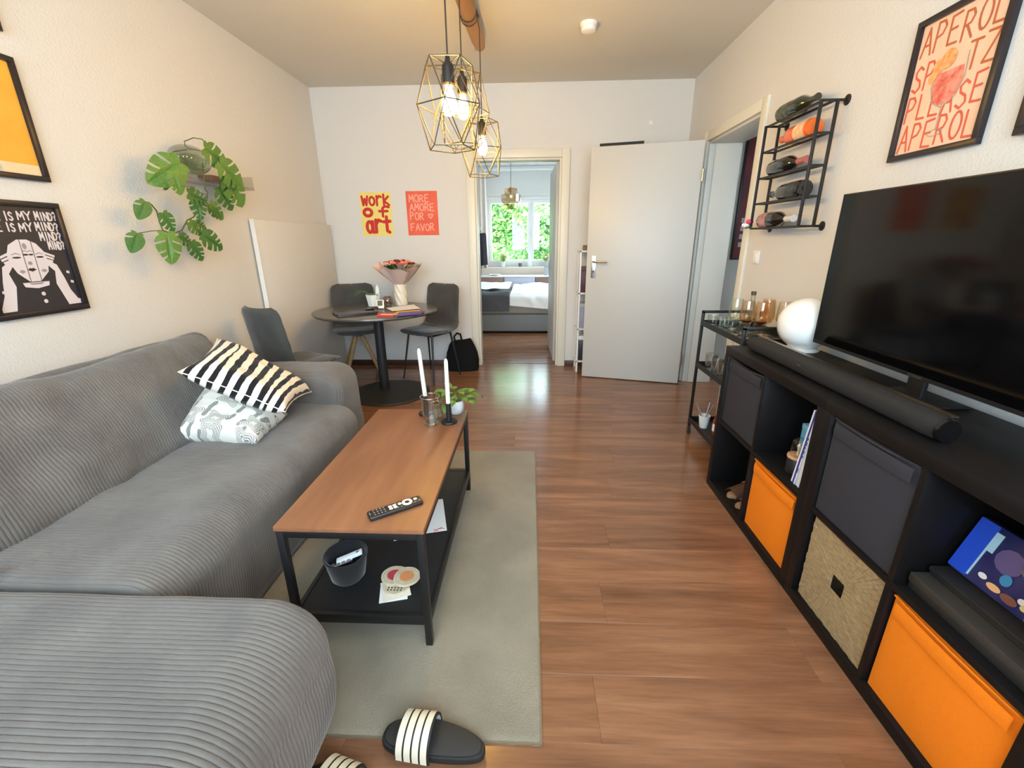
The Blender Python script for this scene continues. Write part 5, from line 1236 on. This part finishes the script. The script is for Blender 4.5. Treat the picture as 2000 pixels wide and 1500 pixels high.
part(MB().box(XL+.012, pc.y+.13, pc.z-.0995, XL+.10, pc.y+.30, pc.z-.06), 'brown_book', mat('brown_box', (142, 100, 76), .7), t, world=True, bevel=.003)
part(MB().cyl((XL+.002, pc.y, pc.z), (XL+.03, pc.y, pc.z), .02, n=16), 'wall_bracket', STEEL, t, world=True, smooth=True)
mL = [splitleaf('leaf', LG, 1), splitleaf('leaf', LD, 2), splitleaf('leaf', LD, 3, True), splitleaf('leaf', LG, 5)]
camv = Vector((0, 0, CH))
def pxdir(px, py, dx, dy, xoff):
    a = atray(px, py, xoff); b = atray(px+dx, py+dy, xoff); return (b-a)
leaves = [  # base px, tip px, offset from the wall, mesh
 (352, 318, 300, 352, .20, 0), (338, 336, 352, 384, .24, 0), (400, 290, 442, 330, .16, 0), (430, 318, 470, 372, .20, 0), (444, 345, 472, 408, .16, 0), (428, 366, 452, 414, .12, 1),
 (368, 378, 402, 398, .17, 1), (384, 388, 392, 432, .15, 1), (284, 394, 272, 428, .14, 2), (318, 416, 338, 456, .15, 1), (268, 456, 258, 494, .15, 2), (326, 456, 336, 518, .18, 0),
 (350, 460, 374, 482, .12, 1), (374, 474, 394, 512, .14, 1), (396, 458, 432, 490, .14, 1), (370, 434, 392, 462, .10, 3), (384, 434, 402, 450, .09, 1), (410, 398, 434, 432, .10, 3), (416, 410, 430, 428, .12, 2), (326, 360, 322, 372, .12, 2)]
def planter_stem(pts, r=.0028):
    part(MB().tube([atray(*q) for q in pts], r, 6), 'vine', mat('vine_green', (88, 96, 52), .6), t, world=True, smooth=True)
for bx_, by_, tx_, ty_, xo, k in leaves:
    a = atray(bx_, by_, xo); b = atray(tx_, ty_, xo*.92); toC = (camv-a).normalized()
    # keep the leaf roughly facing out of the wall and towards the light
    d = b-a; nrm = (toC*.75+Vector((.7, 0, .25))).normalized()
    depth = d.length; o = bpy.data.objects.new('leaf', mL[k]); COL.objects.link(o); o.parent = t
    dd = d-nrm*d.dot(nrm)*.6
    o.matrix_basis = WM[t.name].inverted() @ orient(a, dd, nrm, dd.length)
planter_stem([(372, 292, .10), (362, 285, .10), (360, 276, .11), (378, 269, .12), (395, 272, .14), (404, 284, .15), (400, 292, .16)])
planter_stem([(368, 290, .10), (385, 293, .12), (410, 298, .15), (430, 318, .19)]); planter_stem([(365, 292, .10), (340, 296, .12), (328, 304, .15), (352, 318, .19)])
planter_stem([(395, 318, .12), (398, 345, .13), (400, 370, .13), (406, 376, .13), (402, 386, .12), (390, 408, .11), (378, 424, .10), (366, 430, .10), (355, 450, .10), (336, 457, .12), (318, 450, .12), (312, 435, .12), (306, 412, .12), (296, 400, .13), (284, 394, .13)], .0034)
planter_stem([(316, 450, .12), (296, 451, .12), (268, 456, .14)], .002); planter_stem([(406, 376, .13), (404, 395, .11), (410, 408, .10)], .002); planter_stem([(400, 380, .12), (384, 372, .13), (368, 378, .16)], .002); planter_stem([(355, 450, .10), (374, 474, .13)], .002); planter_stem([(372, 428, .10), (396, 458, .13)], .002); planter_stem([(378, 365, .13), (340, 362, .12), (318, 370, .11)], .0018)

# ------------------------------------------------------------------ pendant lamp with three cages
WOODB = mat('driftwood_beam', (166, 124, 80), .6, var=((142, 102, 62), 6, (1, .25, 1)), bump=(30, .3, (1, .2, 1)))
BRASS = mat('antique_bronze', (84, 76, 62), .45, .5)
bz = 2.505
t = thing('beam_pendant_lamp', 'pendant lamp with three wire cages hung from a wooden beam on the ceiling', 'lamp', (-.36, 2.55, H))
pts = [(-.405, 1.55, bz), (-.398, 1.9, bz+.003), (-.386, 2.3, bz), (-.374, 2.7, bz+.002), (-.362, 3.1, bz), (-.352, 3.38, bz+.002), (-.348, 3.47, bz)]
part(MB().tube(pts, [.038, .046, .047, .048, .046, .044, .034], 20), 'beam', WOODB, t, world=True, smooth=True)
for y in (1.75, 3.25):
    x = -.40 if y < 2 else -.355
    part(MB().cyl((x, y, bz+.03), (x, y, H), .008, n=10).lathe([(1e-4, 0), (.028, 0), (.028, -.006), (1e-4, -.006)], c=(x, y, H), n=20), 'ceiling_mount', BRASS, t, world=True, smooth=True)
part(MB().lathe([(1e-4, 0), (.055, 0), (.055, -.022), (.02, -.028), (1e-4, -.028)], c=(-.28, 2.86, H), n=28), 'ceiling_rose', mat('canopy_paint', (196, 180, 150), .6), t, world=True, smooth=True)
part(MB().tube([(-.372, 3.36, bz-.045), (-.372, 3.36, bz-.058), (-.366, 3.372, bz-.062)], .003, 8), 'screw_hook', STEEL, t, world=True, smooth=True)
CABLE = mat('brown_cable', (58, 44, 30), .7)
def emit_mat(name, c, s):
    if name in MATS: return MATS[name]
    m = bpy.data.materials.new(name); m.use_nodes = True; MATS[name] = m; n = m.node_tree.nodes; n.clear()
    e = n.new('ShaderNodeEmission'); e.inputs[0].default_value = lin(c); e.inputs[1].default_value = s; o = n.new('ShaderNodeOutputMaterial'); m.node_tree.links.new(e.outputs[0], o.inputs[0]); return m
BULB = emit_mat('bulb_glow', (255, 199, 92), 186)
def cage(cx, cy, zc, rot, s=1.0, wraps=2, bx=-.37):
    """wire cage centred on zc with cable, socket and bulb"""
    beamx = bx; top = zc+.155*s
    cab = []
    for k in range(int(wraps*16)+1):
        a = PI*.0+2*PI*k/16; cab.append((beamx+.050*math.cos(a), cy+.10-.10*k/(wraps*16), bz+.050*math.sin(a)))
    cab = cab[::-1] if False else cab
    cab += [(beamx+.050, cy-.004, bz-.03), (cx, cy, bz-.09), (cx, cy, top+.02)]
    part(MB().tube(cab, .0032, 6), 'cable', CABLE, t, world=True, smooth=True)
    so = part(MB().lathe([(1e-4, .02), (.008, .02), (.012, .0), (.022, -.012), (.024, -.02), (.024, -.075), (.019, -.082), (1e-4, -.082)], c=(cx, cy, top), n=20), 'socket', mat('socket_black', (34, 30, 26), .45), t, world=True, smooth=True)
    part(MB().lathe([(.012, -.08), (.013, -.092), (.018, -.108), (.027, -.128), (.0305, -.148), (.028, -.168), (.018, -.184), (1e-4, -.19)], c=(cx, cy, top), n=24), 'bulb', BULB, so, world=True, smooth=True)
    def ring(r, z, off): return [Vector((cx+r*s*math.cos(rot+off+2*PI*k/5), cy+r*s*math.sin(rot+off+2*PI*k/5), zc+z*s)) for k in range(5)]
    A, B, C_ = ring(.098, .15, 0), ring(.130, .0, PI/5), ring(.098, -.15, 0)
    w = MB(); E_ = []
    for k in range(5):
        j = (k+1) % 5
        E_ += [(A[k], A[j]), (C_[k], C_[j]), (A[k], B[k]), (A[j], B[k]), (C_[k], B[k]), (C_[j], B[k]), (A[k], Vector((cx, cy, top-.012)))]
        E_ += [(B[k], B[j])]
    for p, q in E_: w.cyl(p, q, .0024, n=6)
    part(w, 'wire_cage', BRASS, t, world=True, smooth=True)
cage(-.330, 2.0, 1.775, .35, bx=-.394); cage(-.338, 2.45, 1.868, .9, bx=-.381); cage(-.303, 3.0, 1.80, .2, bx=-.366)

# ------------------------------------------------------------------ white shelf behind the open door
t = thing('white_metal_shelf', 'narrow white metal shelf standing behind the open white door', 'shelf', (.62, 4.34, 0))
sx0, sx1, sy0, sy1 = .455, .80, 4.23, 4.44
for x in (sx0, sx1-.016):
    for y in (sy0, sy1-.016): part(MB().box(x, y, 0, x+.016, y+.016, 1.17), 'post', WHITE, t, world=True)
SHZ = (.10, .425, .77, 1.155)
for z_ in SHZ: part(MB().box(sx0, sy0, z_, sx1, sy1, z_+.014), 'shelf_board', WHITE, t, world=True, bevel=.001)
def simple_box(name, q, m, label, cat, lidm=None):
    t = thing(name, label, cat, ((q[0]+q[3])/2, (q[1]+q[4])/2, q[2])); hh = q[5]-q[2]
    part(MB().box(q[0], q[1], q[2], q[3], q[4], q[5]-hh*.15), 'body', m, t, world=True, bevel=.003); part(MB().box(q[0]-.002, q[1]-.002, q[5]-hh*.15, q[3]+.002, q[4]+.002, q[5]), 'lid', lidm or m, t, world=True, bevel=.003)
simple_box('photo_box', (.475, 4.25, .785, .70, 4.42, 1.02), mat('dark_red_photo', (92, 40, 44), .5, var=((60, 40, 66), 14)), 'dark red box on the third tier of the white shelf', 'box')
simple_box('file_box', (.478, 4.25, .4395, .72, 4.42, .68), mat('grey_blue_file', (150, 156, 178), .6), 'grey-blue file box on the second tier of the white shelf', 'box', mat('grey_file', (176, 174, 172), .6))
simple_box('dark_bin', (.478, 4.25, .1145, .72, 4.42, .36), mat('black_bin', (30, 30, 33), .4), 'black bin with pale lid on the lowest tier of the white shelf', 'bin', WHITE)
simple_box('trinket_box', (.49, 4.26, 1.1695, .56, 4.34, 1.215), mat('brown_trinket', (120, 92, 62), .6), 'small brown box on top of the white shelf', 'box')

# ------------------------------------------------------------------ bedroom
t = thing('box_spring_bed', 'grey upholstered box-spring bed in the bedroom beyond the doorway', 'bed', (.1, 6.9, 0))
BEDG = mat('grey_bed_fabric', (120, 120, 120), .9, bump=(260, .3))
part(MB().box(-1.05, 6.12, .03, 1.15, 7.7, .27), 'base', BEDG, t, world=True, bevel=.02, seg=3)
part(MB().box(-1.03, 6.14, .27, 1.13, 7.68, .50), 'mattress', mat('taupe_mattress', (150, 142, 132), .9), t, world=True, bevel=.04, seg=3)
for x in (-1.0, 1.05):
    for y in (6.2, 7.6): part(MB().cyl((x, y, 0), (x, y, .03), .02, n=12), 'foot', BLACKM, t, world=True)
LIN = mat('white_linen', (232, 230, 226), .8, bump=(18, .5))
def duv(x0, x1, zt_, drop, seed, sl):
    def f(u, v):
        x = x0+(x1-x0)*u; L = 1.60+drop; s = v*L
        nz = .028*noise.noise(Vector((x*4+s*3, s*2.2, seed)))+.014*noise.noise(Vector((x*9, s*7+x*6, seed)))
        if s < drop*(1-sl*(1-u)): y = 6.105-.010-abs(nz)*.7; z = zt_-drop*(1-sl*(1-u))+s
        else: q = s-drop*(1-sl*(1-u)); y = 6.105+q; z = zt_+nz+.01*math.sin(x*8)
        r = .05; dd = s-drop*(1-sl*(1-u))
        if abs(dd) < r: z -= (r-abs(dd))*.35; y += (r-abs(dd))*.25
        return (x, min(y, 7.69), z)
    return f
o = tag(part(MB().grid(duv(-.29, 1.1, .555, .28, 3, .45), 60, 60), 'white_duvet', LIN, smooth=True, angle=3), 'rumpled white duvet spread over the grey bed', 'duvet')
o = tag(part(MB().grid(lambda u, v: (-1.02+.72*u, duv(0, 1, .575, .26, 8, 0)(u, v*.28)[1]-.018, duv(0, 1, .578, .26, 8, 0)(u, v*.28)[2]+.004), 24, 36), 'grey_throw', mat('dark_grey_throw', (78, 79, 80), .95, bump=(180, .5)), smooth=True, angle=3), 'dark grey throw blanket hanging over the foot of the bed', 'blanket')
o = tag(part(MB().grid(lambda u, v: (-1.02+.70*u, 6.55+1.1*v, .585+.02*noise.noise(Vector((u*5, v*5, 2)))), 20, 20), 'bed_sheet', LIN, smooth=True, angle=3), 'smooth white folded sheet on the bed behind the grey throw', 'sheet')
def pil(u, v): return None
pm = MB()
pm.ball((0, 0, .07), .22, .30, .07, n=24, m=14); single(pm, 'bed_pillow', LIN, 'white pillow on the bed near the bedroom door', 'pillow', (.55, 7.1, .565), smooth=True)
# sideboard behind the bed
t = thing('headboard_shelf', 'white-topped sideboard with brown and grey panels under the bedroom window', 'sideboard', (.1, 7.95, 0))
part(MB().box(-.95, 7.78, .655, 1.1, 8.15, .675), 'top', WHITE, t, world=True, bevel=.003)
BRN = mat('brown_panel', (150, 118, 104), .6); LAV = mat('lavender_grey_panel', (196, 198, 214), .6)
for x0, x1, m_ in ((-.93, -.475, BRN), (-.465, .07, LAV), (.08, .55, BRN), (.56, 1.08, LAV)): part(MB().box(x0, 7.80, .02, x1, 8.13, .654), 'panel', m_, t, world=True, bevel=.003)
part(MB().box(-.90, 8.16, .675, 1.05, 8.20, .79), 'back_ledge', mat('beige_ledge', (206, 190, 172), .6), t, world=True)
# sill plants, vases
def sill_plant(x, label, kind, m_):
    t = thing('sill_plant', label, 'potted plant', (x, YB-.05, bz0+.0005))
    part(MB().lathe([(1e-4, 0), (.035, 0), (.048, .09), (.044, .09), (1e-4, .07)], n=20), 'pot', m_, t, smooth=True)
    for k in range(26):
        a = k*2.4; el = .3+1.2*((k*7) % 10)/10; o = bpy.data.objects.new('leaf', sillleaf); COL.objects.link(o); o.parent = t
        o.matrix_basis = orient(Vector((0, 0, .08+.10*((k*3) % 7)/7)), Vector((math.cos(a)*math.cos(el), math.sin(a)*math.cos(el), math.sin(el))), Vector((0, -.4, 1)), .8+.5*((k*5) % 9)/9)
sillleaf = leafmesh('sill_leaf', leafmat('pale_green_leaf', (170, 196, 110), (196, 210, 140)), .13, .022)
sill_plant(-.52, 'pale green plant in white pot on the bedroom sill', 0, WP)
sill_plant(.27, 'pale green plant in grey pot on the bedroom sill beside a white cone', 0, mat('grey_pot', (190, 190, 192), .6))
single(MB().lathe([(1e-4, 0), (.03, 0), (.034, .06), (.028, .065), (1e-4, .05)], n=20), 'dark_cup', mat('taupe_cup', (110, 98, 92), .6), 'small taupe cup on the bedroom window sill', 'cup', (-.20, YB-.06, bz0+.0005), smooth=True)
single(MB().lathe([(1e-4, 0), (.04, 0), (.03, .10), (.012, .22), (1e-4, .26)], n=24), 'white_cone', WP, 'white cone ornament on the bedroom window sill', 'ornament', (-.02, YB-.06, bz0+.0005), smooth=True)
t = thing('blue_bottle', 'white bottle with blue label on the bedroom sideboard', 'bottle', (.43, 7.9, .6755))
part(MB().lathe([(1e-4, 0), (.04, 0), (.042, .14), (.016, .18), (.016, .21), (1e-4, .21)], n=20), 'body', WP, t, smooth=True); part(MB().lathe([(.0425, .03), (.043, .035), (.043, .11), (.0425, .115)], n=20), 'label_paper', mat('blue_label', (70, 150, 214), .5), t, smooth=True)
t = thing('silver_cup', 'grey cup on the bedroom sideboard next to the blue-labelled bottle', 'cup', (.27, 7.92, .6755))
part(MB().lathe([(1e-4, 0), (.03, 0), (.038, .15), (.034, .15), (1e-4, .02)], n=20), 'body', mat('grey_cup', (170, 172, 178), .4), t, smooth=True); part(MB().lathe([(.0385, .148), (.0395, .152), (.034, .154)], n=20), 'rim', mat('dark_rim', (90, 90, 94), .4), t, smooth=True)
t = thing('white_dish', 'low white dish with trinkets on the sideboard under the window', 'dish', (-.64, 7.92, .6755))
part(MB().lathe([(1e-4, 0), (.06, 0), (.10, .02), (.095, .022), (.055, .006), (1e-4, .006)], n=24), 'dish', WP, t, smooth=True)
for k in range(3): part(MB().ball((-.03+.03*k, .01*k, .018), .014, n=10, m=8), 'trinket', mat('beige_trinket', (196, 180, 160), .6), t, smooth=True)
# curtain, hanger
t = thing('curtain', 'sheer cream curtain beside the bedroom window', 'curtain', (-.95, 8.2, 0))
part(MB().grid(lambda u, v: (-1.35+.56*u+.0*v, 8.26+.035*math.sin(u*2*PI*7)*(.6+.4*v)+.01*math.sin(v*3), 2.40-2.02*v if False else .30+2.12*(1-v)), 90, 20), 'fabric', mat('cream_sheer', (228, 214, 200), .8, sheen=.2), t, world=True, smooth=True, angle=3)
part(MB().cyl((-1.5, 8.26, 2.43), (1.3, 8.26, 2.43), .010, n=10), 'rod', WHITE, t, world=True, smooth=True)
t = thing('hanging_garment', 'dark garment on a white hanger hooked at the edge of the curtain', 'garment', (-.92, 8.16, 1.15))
part(MB().tube([(-.83, 8.14, 1.52), (-.85, 8.14, 1.55), (-.87, 8.14, 1.52), (-.90, 8.14, 1.46), (-1.05, 8.14, 1.40)], .005, 6).tube([(-.90, 8.14, 1.46), (-.80, 8.14, 1.38)], .005, 6), 'hanger', WHITE, t, world=True, smooth=True)
part(MB().grid(lambda u, v: (-1.10+.30*u+.02*v, 8.12+.02*math.sin(u*14), 1.40-.55*v-.04*(1-u)), 24, 16), 'cloth', mat('dark_garment', (50, 44, 52), .9), t, world=True, smooth=True, angle=3)
part(MB().grid(lambda u, v: (-1.10+.30*u+.02*v, 8.135+.02*math.sin(u*14), 1.40-.55*v-.04*(1-u)), 24, 16), 'cloth_back', MATS['dark_garment'], t, world=True, smooth=True, angle=3)
# bedroom pendant
t = thing('amber_glass_pendant', 'tiered amber glass pendant lamp in the bedroom', 'lamp', (-.276, 6.4, 2.5))
part(MB().cyl((-.276, 6.4, 1.93), (-.276, 6.4, 2.5), .003, n=6).lathe([(1e-4, 0), (.04, 0), (.03, -.02), (1e-4, -.02)], c=(-.276, 6.4, 2.5), n=16), 'cord', BLACKM, t, world=True, smooth=True)
part(MB().lathe([(.012, .275), (.07, .272), (.085, .262), (.088, .22), (.098, .20), (.130, .185), (.133, .11), (.125, .09), (.10, .075), (.096, .01), (.09, 0)], c=(-.276, 6.4, 1.67), n=40), 'glass_shade', glassmat('amber_shade', (226, 206, 170), 2.0, .05), t, world=True, smooth=True)
part(MB().lathe([(1e-4, .27), (.018, .27), (.018, .20), (1e-4, .20)], c=(-.276, 6.4, 1.67), n=16), 'socket', mat('brass_socket', (170, 140, 90), .35, .8), t, world=True, smooth=True)
part(MB().ball((-.276, 6.4, 1.835), .03, n=16, m=10), 'bulb', mat('frosted_bulb', (236, 232, 222), .3), t, world=True, smooth=True)

# ------------------------------------------------------------------ hall poster
ph0 = on(1462, 270, 1, 4.62); ph1 = on(1430, 507, 1, 4.62)
t = poster_frame('red_hall_poster', 'dark red framed poster with white lettering on the hall wall', BACKW, (ph1.x+.22, 4.62, (ph0.z+ph1.z)/2+.02), .50, ph0.z-ph1.z+.04, bgm=mat('dark_red_print', (120, 30, 38), .5, var=((92, 22, 30), 5)))
for k in range(12):
    x0_ = -.19+.075*(k % 3); y0_ = -.44+.075*(k//3)
    flat('pale_print_bar', MB().poly([(x0_, y0_, .0108), (x0_+.055, y0_, .0108), (x0_+.055, y0_+.045, .0108), (x0_, y0_+.045, .0108)]), mat('grey_white_ink', (196, 190, 192), .6), t)
mb = MB(); mb.poly([(.0+.07*math.cos(2*PI*k/20), .10+.07*math.sin(2*PI*k/20), .0108) for k in range(20)]); flat('emblem', mb, mat('grey_emblem', (150, 130, 128), .6), t)

# ------------------------------------------------------------------ trees outside the bedroom window
TLF = [leafmat('tree_leaf_a', (84, 136, 56), (112, 160, 76)), leafmat('tree_leaf_b', (70, 122, 54), (98, 148, 70)), leafmat('tree_leaf_c', (96, 144, 64), (126, 170, 88))]
BARK = mat('bark', (92, 78, 62), .9, bump=(30, .6))
labs = ['sunlit pale green tree filling the left pane of the bedroom window', 'mid green tree behind the window mullion', 'yellow-green tree filling the right pane of the bedroom window']
for k, (x, y, r) in enumerate(((-1.4, 13.2, 1.0), (1.3, 17.2, 1.5), (-.6, 22.5, 2.2))):
    t = thing('garden_tree', labs[k], 'tree', (x, y, -5), group='trees outside the bedroom window')
    part(MB().tube([(0, 0, 0), (.05, .1, 2.5), (-.05, 0, 5), (.1, 0, 7.5)], [.2, .16, .12, .05], 10), 'trunk', BARK, t, smooth=True)
    rnd = random.Random(40+k); mb = MB()
    cl = [(Vector((max(-1.5, min(1.5, rnd.gauss(0, .8))), max(-.8, min(.8, rnd.gauss(0, .4))), max(-2.0, min(2.0, rnd.gauss(0, 1.0)))))*r, rnd.uniform(.3, .6)*r**.5) for _ in range(110)]
    for _ in range(14000):
        c, cr = rnd.choice(cl); p = Vector((rnd.gauss(0, 1), rnd.gauss(0, 1), rnd.gauss(0, 1))).normalized()*cr*rnd.uniform(.6, 1)+c+Vector((0, 0, 6.6))
        a = Vector((rnd.gauss(0, 1), rnd.gauss(0, 1), rnd.gauss(0, .6))).normalized(); b = a.orthogonal().normalized(); s = rnd.uniform(.05, .10)*r**.6
        mb.poly([p-a*s, p-b*s*.5, p+a*s, p+b*s*.5])
    part(mb, 'foliage', TLF[k], t, fixn=False, kind='stuff')
